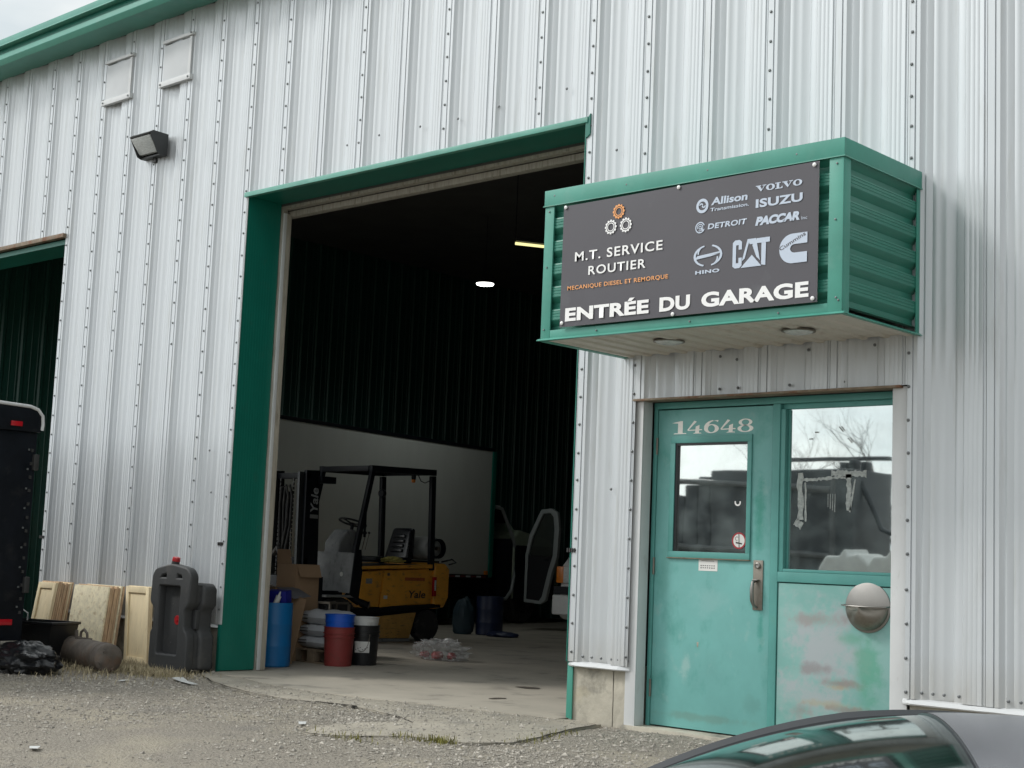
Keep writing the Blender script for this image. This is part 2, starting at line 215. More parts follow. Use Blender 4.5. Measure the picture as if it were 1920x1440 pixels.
# ------------------------------------------------------------------ builders
ORG = {}
class B:
    """collects shapes in world coordinates (optionally through matrix M) and links them as ONE mesh object"""
    def __init__(s, M=None): s.v = []; s.f = []; s.mi = []; s.M = M; s.cur = 0
    def add(s, vs, fs):
        o = len(s.v)
        for p in vs:
            p = Vector(p)
            s.v.append(s.M @ p if s.M else p)
        for q in fs: s.f.append(tuple(o + i for i in q)); s.mi.append(s.cur)
        return s
    def box(s, a, b):
        x0, y0, z0 = a; x1, y1, z1 = b
        return s.add([(x0, y0, z0), (x1, y0, z0), (x1, y1, z0), (x0, y1, z0), (x0, y0, z1), (x1, y0, z1), (x1, y1, z1), (x0, y1, z1)],
                     [(3, 2, 1, 0), (4, 5, 6, 7), (0, 1, 5, 4), (1, 2, 6, 5), (2, 3, 7, 6), (3, 0, 4, 7)])
    def hexa(s, p):      # 8 points, same order as box
        return s.add(p, [(3, 2, 1, 0), (4, 5, 6, 7), (0, 1, 5, 4), (1, 2, 6, 5), (2, 3, 7, 6), (3, 0, 4, 7)])
    def prism(s, poly, axis, a, b):   # poly 2D; axis 'x' -> (y,z), 'y' -> (x,z), 'z' -> (x,y)
        def P(p, t): return {'x': (t, p[0], p[1]), 'y': (p[0], t, p[1]), 'z': (p[0], p[1], t)}[axis]
        n = len(poly)
        s.add([P(p, a) for p in poly] + [P(p, b) for p in poly], [tuple(range(n - 1, -1, -1)), tuple(range(n, 2 * n))] + [(i, (i + 1) % n, n + (i + 1) % n, n + i) for i in range(n)])
        return s
    def bar(s, p, q, w, h=None, up=(0, 0, 1)):
        h = h or w; p = Vector(p); q = Vector(q); d = (q - p).normalized(); u = Vector(up)
        if abs(d.dot(u)) > .95: u = Vector((0, 1, 0))
        r = d.cross(u).normalized(); u = r.cross(d)
        vs = []
        for c in (p, q):
            for a, b in ((-1, -1), (1, -1), (1, 1), (-1, 1)): vs.append(c + r * a * w / 2 + u * b * h / 2)
        return s.add(vs, [(0, 1, 2, 3), (7, 6, 5, 4), (0, 4, 5, 1), (1, 5, 6, 2), (2, 6, 7, 3), (3, 7, 4, 0)])
    def tube(s, pts, r, n=8, cap=True):
        pts = [Vector(p) for p in pts]; m = len(pts); rs = r if isinstance(r, (list, tuple)) else [r] * m
        vs = []; pu = None
        for i, p in enumerate(pts):
            d = (pts[min(i + 1, m - 1)] - pts[max(i - 1, 0)]).normalized()
            if pu is None: pu = Vector((0, 0, 1)) if abs(d.z) < .9 else Vector((1, 0, 0))
            x = d.cross(pu).normalized(); pu = x.cross(d).normalized()
            for k in range(n): a = 2 * pi * k / n; vs.append(p + (x * cos(a) + pu * sin(a)) * rs[i])
        fs = [(i * n + k, i * n + (k + 1) % n, (i + 1) * n + (k + 1) % n, (i + 1) * n + k) for i in range(m - 1) for k in range(n)]
        if cap: fs += [tuple(range(n - 1, -1, -1)), tuple(range((m - 1) * n, m * n))]
        return s.add(vs, fs)
    def lathe(s, prof, c=(0, 0, 0), n=24, axis='z', a0=0, a1=2 * pi):   # prof: list of (radius, height)
        full = abs(a1 - a0 - 2 * pi) < 1e-6; k = n if full else n + 1; vs = []
        for (r, h) in prof:
            for j in range(k):
                a = a0 + (a1 - a0) * j / n; x, y = r * cos(a), r * sin(a)
                q = {'z': (x, y, h), 'x': (h, x, y), 'y': (x, h, y)}[axis]
                vs.append((c[0] + q[0], c[1] + q[1], c[2] + q[2]))
        fs = []
        for i in range(len(prof) - 1):
            for j in range(n if full else n): fs.append((i * k + j, i * k + (j + 1) % k, (i + 1) * k + (j + 1) % k, (i + 1) * k + j))
        if full and prof[0][0] > 1e-4: fs.append(tuple(range(k - 1, -1, -1)))
        if full and prof[-1][0] > 1e-4: fs.append(tuple(range((len(prof) - 1) * k, len(prof) * k)))
        return s.add(vs, fs)
    def grid(s, fn, nu, nv):
        vs = [fn(i / nu, j / nv) for j in range(nv + 1) for i in range(nu + 1)]
        return s.add(vs, [(j * (nu + 1) + i, j * (nu + 1) + i + 1, (j + 1) * (nu + 1) + i + 1, (j + 1) * (nu + 1) + i) for j in range(nv) for i in range(nu)])
    def build(s, name, m, parent=None, bev=0, smooth=False, kind=None, label=None, segs=2, recalc=True, sub=0):
        org = ORG[parent.name] if parent else Vector((0, 0, 0))
        me = bpy.data.meshes.new(name); me.from_pydata([tuple(v - org) for v in s.v], [], s.f)
        for mm in (m if isinstance(m, (list, tuple)) else [m]): me.materials.append(mm)
        if len(set(s.mi)) > 1: me.polygons.foreach_set('material_index', s.mi)
        if bev or recalc or sub:
            bm = bmesh.new(); bm.from_mesh(me)
            if recalc: bmesh.ops.recalc_face_normals(bm, faces=bm.faces)
            if bev:
                es = [e for e in bm.edges if len(e.link_faces) == 2 and e.calc_face_angle(0) > .5]
                bmesh.ops.bevel(bm, geom=es, offset=bev, segments=segs, profile=.6, affect='EDGES', clamp_overlap=True)
            bm.to_mesh(me); bm.free()
        if smooth or bev:
            me.polygons.foreach_set('use_smooth', [True] * len(me.polygons))
            try: me.set_sharp_from_angle(angle=rad(38))
            except Exception: pass
        o = bpy.data.objects.new(name, me); COL.objects.link(o)
        if parent: o.parent = parent
        ORG[o.name] = org
        if kind: o['kind'] = kind
        if label: o['label'] = label
        return o
def thing(name, label, cat, loc=(0, 0, 0), group=None):
    o = bpy.data.objects.new(name, None); COL.objects.link(o); o.location = loc; o.empty_display_size = .1
    o['label'] = label; o['category'] = cat
    if group: o['group'] = group
    ORG[o.name] = Vector(loc); return o
def tagged(o, label, cat, group=None):
    """a one-mesh thing: move its origin to its base"""
    me = o.data; zs = [v.co for v in me.vertices]
    c = Vector((sum(v.x for v in zs) / len(zs), sum(v.y for v in zs) / len(zs), min(v.z for v in zs)))
    me.transform(Matrix.Translation(-c)); o.location = c; ORG[o.name] = c
    o['label'] = label; o['category'] = cat
    if group: o['group'] = group
    return o
def piece(src, parent, off=(0, 0, 0), rot=None):
    """copy of a part sharing its mesh"""
    c = src.copy(); COL.objects.link(c); c.parent = parent; c.location = Vector(src.location) + Vector(off)
    if rot: c.rotation_euler = rot
    return c
def text_on(name, body, x0, x1, z0, z1, y, m, parent, bold=.02, shear=0, squash=None, ref='H', fit=True, label=None, M=None, spacing=1.0):
    """flat lettering facing -Y: x0..x1 wide, baseline z0, capital height up to z1"""
    def mk(t):
        cu = bpy.data.curves.new('t', 'FONT'); cu.body = t; cu.size = 1; cu.offset = bold; cu.shear = shear; cu.resolution_u = 4; cu.space_character = spacing
        ob = bpy.data.objects.new('t', cu); COL.objects.link(ob)
        dg = bpy.context.evaluated_depsgraph_get(); dg.update()
        me = bpy.data.meshes.new_from_object(ob.evaluated_get(dg)); bpy.data.objects.remove(ob); bpy.data.curves.remove(cu)
        return me
    r = mk(ref); ys = [v.co.y for v in r.vertices]; b0, b1 = min(ys), max(ys)
    me = mk(body); xs = [v.co.x for v in me.vertices]; a0, a1 = min(xs), max(xs)
    sx = (x1 - x0) / (a1 - a0); sz = (z1 - z0) / (b1 - b0); org = ORG[parent.name]
    for v in me.vertices:
        p = Vector((x0 + (v.co.x - a0) * sx, y, z0 + (v.co.y - b0) * sz))
        if M: p = M @ p
        v.co = p - org
    me.materials.clear(); me.materials.append(m); me.name = name
    o = bpy.data.objects.new(name, me); COL.objects.link(o); o.parent = parent; ORG[o.name] = org
    if label: o['label'] = label
    return o
def poly_on(bld, pts, y):
    bld.add([(p[0], y, p[1]) for p in pts], [tuple(range(len(pts)))])
def ring_on(bld, cx, cz, rx0, rx1, y, n=32, a0=0, a1=2 * pi, rz0=None, rz1=None):
    rz0 = rx0 if rz0 is None else rz0; rz1 = rx1 if rz1 is None else rz1
    vs = []
    for k in range(n + 1):
        a = a0 + (a1 - a0) * k / n
        vs += [(cx + rx0 * cos(a), y, cz + rz0 * sin(a)), (cx + rx1 * cos(a), y, cz + rz1 * sin(a))]
    bld.add(vs, [(2 * k, 2 * k + 1, 2 * k + 3, 2 * k + 2) for k in range(n)])

# ------------------------------------------------------------------ ground
def gz(y):
    z = -.012
    t = -y - 2.1
    if t > 0: z -= .095 * (math.sqrt(t * t + .16) - .4) if t < 7 else .095 * 6.6
    return z
def gnoise(x, y):
    return .016 * noise.noise(Vector((x * 1.1, y * 1.1, 0))) + .006 * noise.noise(Vector((x * 6, y * 6, 3))) + .004 * noise.noise(Vector((x * 19, y * 19, 8)))
xs = [-400, -120, -40, -15] + [-7 + .055 * i for i in range(int(17.5 / .055))] + [12, 20, 50, 140, 400]
ys = [-400, -120, -45, -22, -13] + [-8.5 + .055 * i for i in range(int(9.6 / .055))] + [1.2, 6, 60, 400]
vs = []
for y in ys:
    for x in xs:
        near = -7 <= x <= 10.5 and -8.5 <= y <= .9
        vs.append((x, y, gz(y) + (gnoise(x, y) if near else 0) - (.03 if y > .25 else 0)))
nx = len(xs)
g = B(); g.add(vs, [(j * nx + i, j * nx + i + 1, (j + 1) * nx + i + 1, (j + 1) * nx + i) for j in range(len(ys) - 1) for i in range(nx - 1)])
g.build('ground', M_GRND, smooth=True, kind='structure', recalc=False)

# garage floor slab: reaches out through the door to an uneven front edge
def wob(x, a=.03): return a * noise.noise(Vector((x * 2.3, 5, 1))) + a * .5 * noise.noise(Vector((x * 9, 2, 1)))
edge = [(.03, -.10), (.6, -.22), (1.2, -.36), (1.85, -.44), (2.33, -.35), (2.9, -.26), (3.4, -.17), (3.92, -.09)]
def lerp_edge(e, x):
    for (a, b), (c, d) in zip(e, e[1:]):
        if a <= x <= c: return b + (d - b) * (x - a) / (c - a)
    return e[0][1] if x < e[0][0] else e[-1][1]
fl = B()
ft = [(.03 + 3.87 * i / 60,) for i in range(61)]
top = [(x[0], lerp_edge(edge, x[0]) + wob(x[0])) for x in ft]
fl.prism(top + [(3.9, 0.02), (.03, 0.02)], 'z', -.03, .004)
fl.box((-7.95, .02, -.05), (9.0, 24.0, .004))
fl.build('garage_floor', M_FLOOR, kind='structure')
# worn apron between the slab and the gravel, broken along its outer edge
def smooth_outline(pts, n=7, a=.025):
    out = []
    for i in range(len(pts) - 1):
        for k in range(n):
            t = k / n; x = pts[i][0] * (1 - t) + pts[i + 1][0] * t; y = pts[i][1] * (1 - t) + pts[i + 1][1] * t
            out.append((x + a * noise.noise(Vector((x * 7, y * 7, 2))), y + a * noise.noise(Vector((x * 7, y * 7, 9)))))
    out.append(pts[-1]); return out
outer = [(-.15, -.06), (.25, -.34), (.8, -.62), (1.55, -.86), (2.08, -.93), (2.52, -.82), (2.89, -.85), (3.36, -.98), (3.5, -1.2), (3.42, -1.6), (3.5, -1.85), (3.67, -2.07), (3.85, -2.04), (4.11, -1.66), (4.48, -1.58), (4.62, -1.33), (4.49, -.94), (4.34, -.52), (4.25, -.05)]
outl = smooth_outline(outer)
ap = B()
n = len(outl)
inner = [(3.95, -.02)] + [(x, lerp_edge(edge, x) + wob(x) + .03) for x in [3.9 - .1 * i for i in range(39)]] + [(0, -.03)]
ap.prism(outl + inner, 'z', -.05, -.0005)
ap.build('worn_apron', M_APRON, kind='structure', bev=.004)
# crack filled with dark dirt along the outer edge
def crack(pts, w, z=.001, name='crack'):
    b = B(); P = smooth_outline(pts, 9, .02); vs = []; m = len(P)
    for i, p in enumerate(P):
        a = Vector(P[max(i - 1, 0)]); c = Vector(P[min(i + 1, m - 1)]); d = (c - a).normalized(); nn = Vector((-d.y, d.x)); ww = w * (.35 + .9 * abs(noise.noise(Vector((i * .35, 3, 1)))))
        vs += [(p[0] + nn.x * ww, p[1] + nn.y * ww, z), (p[0] - nn.x * ww, p[1] - nn.y * ww, z)]
    b.add(vs, [(2 * i, 2 * i + 1, 2 * i + 3, 2 * i + 2) for i in range(m - 1)])
    return b
M_CRK = mat('crack_dirt', (.035, .032, .028), .95, var=.3, scale=40, spec=.1)
cr = crack([(4.25, -.10), (4.36, -.52), (4.52, -.95), (4.645, -1.33), (4.5, -1.6), (4.13, -1.69), (3.87, -2.06), (3.66, -2.1)], .016)
for pts, w in (([(.3, -.38), (.8, -.65), (1.55, -.89), (2.08, -.96), (2.52, -.85), (2.9, -.88), (3.36, -1.01), (3.6, -1.15)], .013), ([(2.3, -.86), (2.65, -.80), (2.75, -.90)], .03)):
    c2 = crack(pts, w, .0065 if pts[0][1] > 0 else .001); cr.add(c2.v, c2.f)
cr.build('ground_crack', M_CRK, kind='structure', recalc=False)

M_STAIN = mat('oil_stain', (.10, .085, .07), .6, var=.3, scale=12)
def stain(cx, cy, rx, ry, z, seed):
    b = B(); P = [(cx + rx * (1 + .35 * noise.noise(Vector((cos(a) * 1.5, sin(a) * 1.5, seed)))) * cos(a), cy + ry * (1 + .35 * noise.noise(Vector((cos(a) * 1.5 + 4, sin(a) * 1.5, seed)))) * sin(a), z) for a in [2 * pi * k / 40 for k in range(40)]]
    b.add(P, [tuple(range(40))]); b.build('oil_stain', M_STAIN, kind='structure', recalc=False)
stain(2.75, .55, .04, .09, .0075, 2); stain(2.2, 1.5, .12, .08, .0075, 5)
# gravel and dry straw
def in_poly(x, y, P):
    c = False; j = len(P) - 1
    for i in range(len(P)):
        if (P[i][1] > y) != (P[j][1] > y) and x < (P[j][0] - P[i][0]) * (y - P[i][1]) / (P[j][1] - P[i][1]) + P[i][0]: c = not c
        j = i
    return c
AP = outl + inner
gr = B()
OCT = [(1, 0, 0), (-1, 0, 0), (0, 1, 0), (0, -1, 0), (0, 0, 1), (0, 0, -1)]
OF = [(0, 2, 4), (2, 1, 4), (1, 3, 4), (3, 0, 4), (2, 0, 5), (1, 2, 5), (3, 1, 5), (0, 3, 5)]
cnt = 0
while cnt < 62000:
    x = R_(-3, 9.3); y = -.05 - abs(random.gauss(0, 2.6))
    if y < -7: continue
    inside = in_poly(x, y, AP)
    if inside and random.random() > .45: continue
    d = noise.noise(Vector((x * .8, y * .8, 11)))
    if random.random() > .55 + d: continue
    s = min(.024, .0030 + random.expovariate(1 / .0034)); z0 = (gz(y) + gnoise(x, y) + .002) if not inside else .001
    a = R_(0, 6.28); ca, sa = cos(a), sin(a); ax, ay, az = s * R_(.8, 1.3), s * R_(.6, 1), s * R_(.4, .8)
    pts = []
    for p in OCT:
        px, py, pz = p[0] * ax * R_(.8, 1.1), p[1] * ay * R_(.8, 1.1), p[2] * az
        pts.append((x + px * ca - py * sa + R_(-.3, .3) * s, y + px * sa + py * ca, z0 + pz))
    gr.add(pts, OF); cnt += 1
gr.build('gravel', M_STONE, kind='stuff', recalc=False)
def blades(name, spots, m, h0, h1, flat):
    b = B()
    for (x, y, k, rx, ry) in spots:
        for _ in range(k):
            px, py = random.gauss(x, rx), random.gauss(y, ry)
            if py > -.03: py = -.03 - abs(R_(0, .1))
            h = R_(h0, h1); a = R_(0, 6.28); lean = R_(.2, 1) * flat; w = R_(.0015, .003)
            dx, dy = cos(a), sin(a); z = gz(py) + gnoise(px, py)
            p0 = Vector((px, py, z)); p1 = p0 + Vector((dx * h * lean * .5, dy * h * lean * .5, h * (1 - lean * .5) * .6 + .004)); p2 = p0 + Vector((dx * h * lean, dy * h * lean, h * max(.05, 1 - lean) + R_(0, .012)))
            sdx, sdy = -dy * w, dx * w
            b.add([p0 + Vector((sdx, sdy, 0)), p0 - Vector((sdx, sdy, 0)), p1 + Vector((sdx, sdy, 0)), p1 - Vector((sdx, sdy, 0)), p2], [(0, 1, 3, 2), (2, 3, 4)])
    return b.build(name, m, kind='stuff', recalc=False)
blades('dry_straw', [(-.95, -.62, 1300, .42, .12), (-.35, -.62, 1100, .30, .16), (.02, -.62, 600, .16, .12), (-.75, -1.05, 700, .4, .18), (-.3, -1.35, 200, .5, .2), (-1.5, -.35, 400, .4, .1), (-.9, -.33, 500, .12, .06)], M_STRAW, .03, .11, 1.0)
blades('grass_tufts', [(4.37, -1.66, 150, .055, .03), (4.25, -1.75, 70, .14, .03), (3.95, -2.03, 70, .14, .03), (4.60, -1.15, 40, .05, .10), (4.47, -.75, 30, .03, .12), (-.35, -.75, 80, .4, .1)], M_GRASS, .015, .065, .75)

# ------------------------------------------------------------------ the building
P_ = .4949; RX = lambda n: n * P_ - .0007
bld = thing('garage_building', 'white ribbed steel garage with green trim, tall open door and teal entrance', 'building', (3.0, 0, 0))
PROF = [(0, .038), (.0205, .038), (.0222, .0300), (.0278, .0300), (.0295, .036), (.052, .036), (.058, .029), (.066, .0195), (.078, .0150), (.090, .0205), (.102, .0165), (.124, .0040), (.140, .0080), (.156, .0030), (.178, -.0065), (.196, -.0035), (.214, -.0075), (.236, -.015), (.262, -.016),
        (.274, .000), (.285, .0055), (.312, .0080), (.322, .0080), (.331, .024), (.338, .0305), (.362, .0322), (.364, .0312), (.366, .0322), (.392, .0332), (.394, .0321), (.396, .0332), (.420, .0341), (.422, .0329), (.424, .0341), (.449, .0350), (.4522, .0275), (.4593, .0275), (.463, .035), (.468, .036), (.4715, .0275), (.4735, .038), (P_, .038)]
def prof_at(s):
    s %= P_
    for (a, b), (c, d) in zip(PROF, PROF[1:]):
        if a <= s <= c: return b + (d - b) * (s - a) / max(1e-6, c - a)
    return .03
def siding(xa, xb, za, zb, m=M_SID, y0=0.0, par=None, proud=0, flip=1, rows=None, name='siding_panel'):
    """one sheet between xa and xb with the ribbed profile"""
    X = [xa, xb]; n0 = int(math.floor(xa / P_)) - 1
    for n in range(n0, n0 + int((xb - xa) / P_) + 4):
        for s, _ in PROF:
            x = RX(n) + s
            if xa + 1e-4 < x < xb - 1e-4: X.append(x)
    X = sorted(set(round(x, 5) for x in X)); rows = rows or max(2, int((zb - za) / .5))
    b = B(); seed = R_(0, 50)
    def fn(i, j):
        x = X[i]; z = za + (zb - za) * j / rows
        d = prof_at(x - RX(0)) + proud + .0014 * noise.noise(Vector((x * 2.2, z * 1.1, seed))) * (1 if 0 < j < rows else .4)
        return (x, y0 - d * flip, z)
    vs = [fn(i, j) for j in range(rows + 1) for i in range(len(X))]; k = len(X)
    b.add(vs, [(j * k + i, j * k + i + 1, (j + 1) * k + i + 1, (j + 1) * k + i) for j in range(rows) for i in range(k - 1)])
    o = b.build(name, m, par or bld, smooth=True, recalc=False)
    return o
ZT = 4.15; EAVE = 6.12
laps_l = [RX(n) for n in (-17, -15, -13, -11, -9, -7, -5, -3, -1)]
def run(xa, xb, za, zb, laps, **k):
    cuts = [xa] + [l + .0216 for l in laps if xa + .05 < l < xb - .05] + [xb]
    for i, (a, b) in enumerate(zip(cuts, cuts[1:])): siding(a, b, za, zb, proud=.0012 * (i % 2), **k)
run(-9.0, -3.0, ZT + .02, EAVE, laps_l)
run(-3.0, .03, .40, EAVE, laps_l)
run(.03, 3.92, ZT + .02, EAVE, [RX(n) for n in (1, 3, 5, 7)])
run(3.92, 4.44, .387, EAVE, [])
run(4.44, 6.425, 2.15, EAVE, [RX(9), RX(11)])
run(6.425, 12.3, .366, EAVE, [RX(15), RX(17), RX(19), RX(21), RX(23)])
# screws
scr = B()
def screw(x, z, y):
    r = .0085
    scr.lathe([(.0105, 0), (.0105, -.002), (r, -.003), (r, -.0065), (r * .6, -.008), (0, -.008)], (x, y, z), n=6, axis='y')
def seam(n, z0, z1, ph=0):
    z = z0 + ph; y = -.0388
    while z < z1: screw(RX(n) + R_(-.002, .002), z + R_(-.006, .006), y); z += .193
for n in (-9,): seam(n, ZT + .1, 6.0)
for n in (-7,): seam(n, ZT + .1, 6.0)
for n in (-6,): seam(n, .5, 6.0, .07)
for n in (-5, -3, -1): seam(n, .6, 6.0, .03 * n % .1)
for n in (-4, -2): seam(n, 2.9, 6.0)
for n in (0,): seam(n, .48, 6.0, .05)
for n in (1, 3, 5, 7): seam(n, ZT + .12, 6.0, .04 * n % .13)
seam(8, .45, 6.0); 
z = .45
while z < 2.4: screw(4.425, z, -.0385); z += .193
seam(9, 3.45, 6.0); seam(11, 3.45, 6.0); seam(13, .40, 6.0); seam(15, .45, 6, .1); seam(17, .45, 6)
for x, z in [(1.33, 4.40), (1.72, 4.42), (2.2, 4.41), (2.62, 4.40), (3.05, 4.42), (3.42, 4.41), (3.72, 4.43), (-1.0, 4.4), (-.3, 1.9), (4.25, 1.55), (4.2, 3.9), (-.24, 1.53)]: screw(x, z, -.030)
for x in (3.97, 4.05, 4.13, 4.21, 4.30, 4.355, 4.385, 4.43): screw(x, .425, -.026)
for x in (6.445, 6.524, 6.592, 6.659, 6.747, 6.812, 6.842, 6.870, 6.943, 7.03, 7.10, 7.17, 7.25, 7.33): screw(x, .405, -.024)
for x in (4.48, 4.80, 5.10, 5.24, 5.42, 5.62, 6.0, 6.30): screw(x, 2.19, -.016)
for x in (4.80, 5.10, 5.42, 5.75, 6.20): screw(x, 2.40, -.016)
for x in (5.24,): screw(x, 2.37, -.034)
scr.build('screws', M_SCREW, bld, kind='stuff', smooth=False, recalc=False)
# flashings, trims
def part(name, m, par=None, bev=0, **k):
    b = B(k.pop('M', None)); b.name = name
    return b
def bx(name, m, a, b, par=None, bev=.002, **k):
    return B().box(a, b).build(name, m, par or bld, bev=bev, **k)
# big door head flashing: weathered lip, underside and back stop
bx('door_head_flashing', M_GCAP, (.0, -.058, ZT - .012), (3.945, -.012, ZT + .028))
bx('door_head_lining', M_GJAMB, (.034, -.012, ZT + .0), (3.915, .345, ZT + .02), bev=0)
B().prism([(3.925, ZT + .0), (3.965, ZT + .05), (3.965, ZT - .10), (3.935, ZT - .12), (3.925, ZT - .12)], 'y', -.05, -.036).build('trim_corner', M_GJAMB, bld)
# left jamb lining, finely ribbed sheet
b = B()
def jamb(i, j):
    y = -.028 + .368 * i; fr = (i * 13) % 1; x = .030 - (.0014 if fr > .82 else 0) + .0012 * noise.noise(Vector((y * 8, j * 9, 1)))
    if j < .08: x += .010 * noise.noise(Vector((y * 6, j * 40, 5)))
    return (x, y, .012 + (ZT - .012) * j)
b.grid(jamb, 78, 40); b.build('door_jamb_lining', M_GJAMB, bld, smooth=True)
bx('jamb_edge_trim', M_GJAMB, (-.012, -.036, .0), (.0285, -.026, .40), bev=.001)
B().prism([(-.005, -.0355), (.034, -.0355), (.034, -.029), (-.005, -.029)], 'z', .40, ZT - .014).build('jamb_corner_trim', M_WTRIM, bld)
bx('right_jamb_edge', M_GJAMB, (3.913, -.038, .385), (3.921, .34, ZT - .0125), bev=0)
B().hexa([(3.915, -.022, .01), (3.965, -.022, .0), (3.965, -.012, .0), (3.915, -.012, .01), (3.915, -.022, .384), (3.962, -.022, .384), (3.962, -.012, .384), (3.915, -.012, .384)]).build('torn_green_edge_strip', M_GTRIM, bld, bev=.002)
# old wooden stops behind the green lining
def strip(name, m, x0, x1, y0, y1, z0, z1): return bx(name, m, (x0, y0, z0), (x1, y1, z1))
strip('side_stop', M_OLDTRIM, -.10, .052, .348, .40, .0, ZT - .04)
strip('side_stop', M_WTRIM, .050, .066, .352, .384, .01, ZT - .08)
strip('side_stop', mat('weathered_grey_wood', (.40, .37, .31), .8, var=.2, scale=10, stretch=(3, 3, .4), dirt=[((.16, .13, .10), .7, 6, .55)]), .046, .062, .386, .44, .01, ZT - .08)
strip('head_stop', M_OLDTRIM, -.10, 4.02, .348, .42, ZT - .045, ZT - .004)
strip('head_track', M_OLDTRIM, -.05, 4.02, .425, .50, ZT - .10, ZT - .05)
strip('side_stop', M_OLDTRIM, 3.935, 4.05, .348, .42, .0, ZT - .05)
# left vehicle door trim (dark bay at the left edge)
bx('door_head_flashing', M_RUSTY, (-8.0, -.075, ZT - .02), (-2.985, -.015, ZT + .022))
bx('door_head_lining', M_GJAMB, (-8.0, -.012, ZT - .08), (-3.002, .34, ZT - .03), bev=0)
bx('right_jamb_edge', M_GTRIM, (-3.03, -.03, .0), (-2.99, -.01, .40))
bx('side_stop', M_GJAMB, (-3.02, .0, .0), (-3.002, .34, ZT - .08), bev=0)
# sill drips under the siding
for a, bb, z in ((3.915, 4.445, .388), (6.40, 12.3, .366), (-2.99, -.0, .40)):
    N = max(6, int((bb - a) / .07)); q = B()
    def fn(i, j, a=a, bb=bb, z=z):
        x = a + (bb - a) * i; s = min(1, min(i, 1 - i) * (bb - a) / .05 + .25)
        yy = [-.004, -.034 * s - .004, -.060 * s - .004, -.052 * s - .004][j]; zz = [.003, -.004, -.024, -.032][j] + .003 * noise.noise(Vector((x * 9, j, 1)))
        return (x, yy, z + zz)
    vs = [fn(i / N, j) for j in range(4) for i in range(N + 1)]
    q.add(vs, [(j * (N + 1) + i, j * (N + 1) + i + 1, (j + 1) * (N + 1) + i + 1, (j + 1) * (N + 1) + i) for j in range(3) for i in range(N)])
    q.build('sill_drip', M_WTRIM, bld, smooth=False)
# concrete foundation
def rough_block(name, a, b_, par=bld):
    b = B(); x0, y0, z0 = a; x1, y1, z1 = b_
    nu = max(4, int((x1 - x0) / .05)); nv = max(3, int((z1 - z0) / .05))
    b.grid(lambda i, j: (x0 + (x1 - x0) * i, y0 + .006 * noise.noise(Vector((i * nu * .6, j * nv * .6, x0))), z0 + (z1 - z0) * j), nu, nv)
    b.box((x0, y0 + .012, z0), (x1, y1, z1)); return b.build(name, M_CONC, par, recalc=False)
rough_block('foundation', (3.945, -.004, -.06), (4.30, .34, .383)); rough_block('foundation', (4.306, -.002, -.06), (4.44, .34, .383))
rough_block('foundation', (6.44, -.004, -.06), (12.3, .30, .362)); rough_block('foundation', (-2.98, -.004, -.06), (-.03, .33, .395))
# vent covers high on the wall
for (x0, x1, z0, z1) in ((-2.45, -1.94, 5.44, 5.85), (-1.45, -.94, 5.44, 5.85)):
    v = B().box((x0 + .03, -.050, z0 + .02), (x1 - .05, -.040, z1 - .03)).build('vent_cover', mat('vent_grey', (.56, .58, .60), .4, var=.04), bld, bev=.002)
    B().box((x0, -.075, z0 - .035), (x1, -.032, z0 + .018)).build('lower_ledge', M_WTRIM, v, bev=.003)
    B().box((x0 + .015, -.070, z1 - .012), (x1, -.034, z1 + .018)).build('upper_ledge', M_WTRIM, v, bev=.003)
    B().box((x1 - .07, -.056, z0 + .02), (x1 - .03, -.036, z1 - .02)).build('side_flange', M_WTRIM, v, bev=.002)
    sc2 = B()
    for sx, sz in ((x0 + .03, z0 - .01), (x1 - .03, z0 - .01), (x1 - .02, z1 + .005)): sc2.lathe([(.010, 0), (.010, -.006), (0, -.008)], (sx, -.076, sz), n=6, axis='y')
    sc2.build('screw', M_SCREW, v)
# eave: gutter band, shadow gap, lower fascia, soffit
def ext(name, m, poly, x0=-9.3, x1=13, bev=.003): return B().prism(poly, 'x', x0, x1).build(name, m, bld, bev=bev)
ext('roof_edge_band', M_GTRIM, [(-.40, 6.255), (-.40, 6.335), (-.36, 6.36), (-.02, 6.40), (-.02, 6.25)])
ext('gutter_lip', M_GCAP, [(-.415, 6.252), (-.415, 6.262), (-.36, 6.262), (-.36, 6.252)])
ext('fascia_recess', M_GJAMB, [(-.345, 6.18), (-.345, 6.25), (-.02, 6.25), (-.02, 6.18)])
ext('lower_fascia', M_GTRIM, [(-.375, 6.125), (-.365, 6.185), (-.02, 6.185), (-.02, 6.105), (-.34, 6.075)])
# shell: roof, liner walls, back wall
bx('roof', M_INT, (-9.3, -.02, 6.40), (13, 24.4, 6.46), bev=0)
bx('inner_ceiling', M_INT, (-8.0, .44, 6.0), (9.1, 24.1, 6.04), bev=0)
def liner(x, y0, y1, z0, z1, name='liner_panel', thick=.0):
    b = B(); pr = [(0, 0), (.02, .022), (.06, .022), (.08, 0), (.16, 0), (.165, .006), (.175, .006), (.18, 0), (.26, 0), (.265, .006), (.275, .006), (.28, 0)]
    Y = []; y = y0
    while y < y1 - .28:
        Y += [(y + a, d) for a, d in pr]; y += .30
    Y.append((y1, 0))
    k = len(Y); b.add([(x + d, yy, z) for z in (z0, z1) for yy, d in Y], [(i, i + 1, k + i + 1, k + i) for i in range(k - 1)])
    return b.build(name, M_DGREEN, bld, recalc=False)
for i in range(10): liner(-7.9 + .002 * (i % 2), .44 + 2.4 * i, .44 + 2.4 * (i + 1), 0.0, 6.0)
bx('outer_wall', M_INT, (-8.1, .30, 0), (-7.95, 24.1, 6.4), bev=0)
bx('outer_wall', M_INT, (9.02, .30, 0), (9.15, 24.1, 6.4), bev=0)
bx('back_wall', M_DGREEN, (-8.0, 24.0, 0), (9.1, 24.1, 6.4), bev=0)
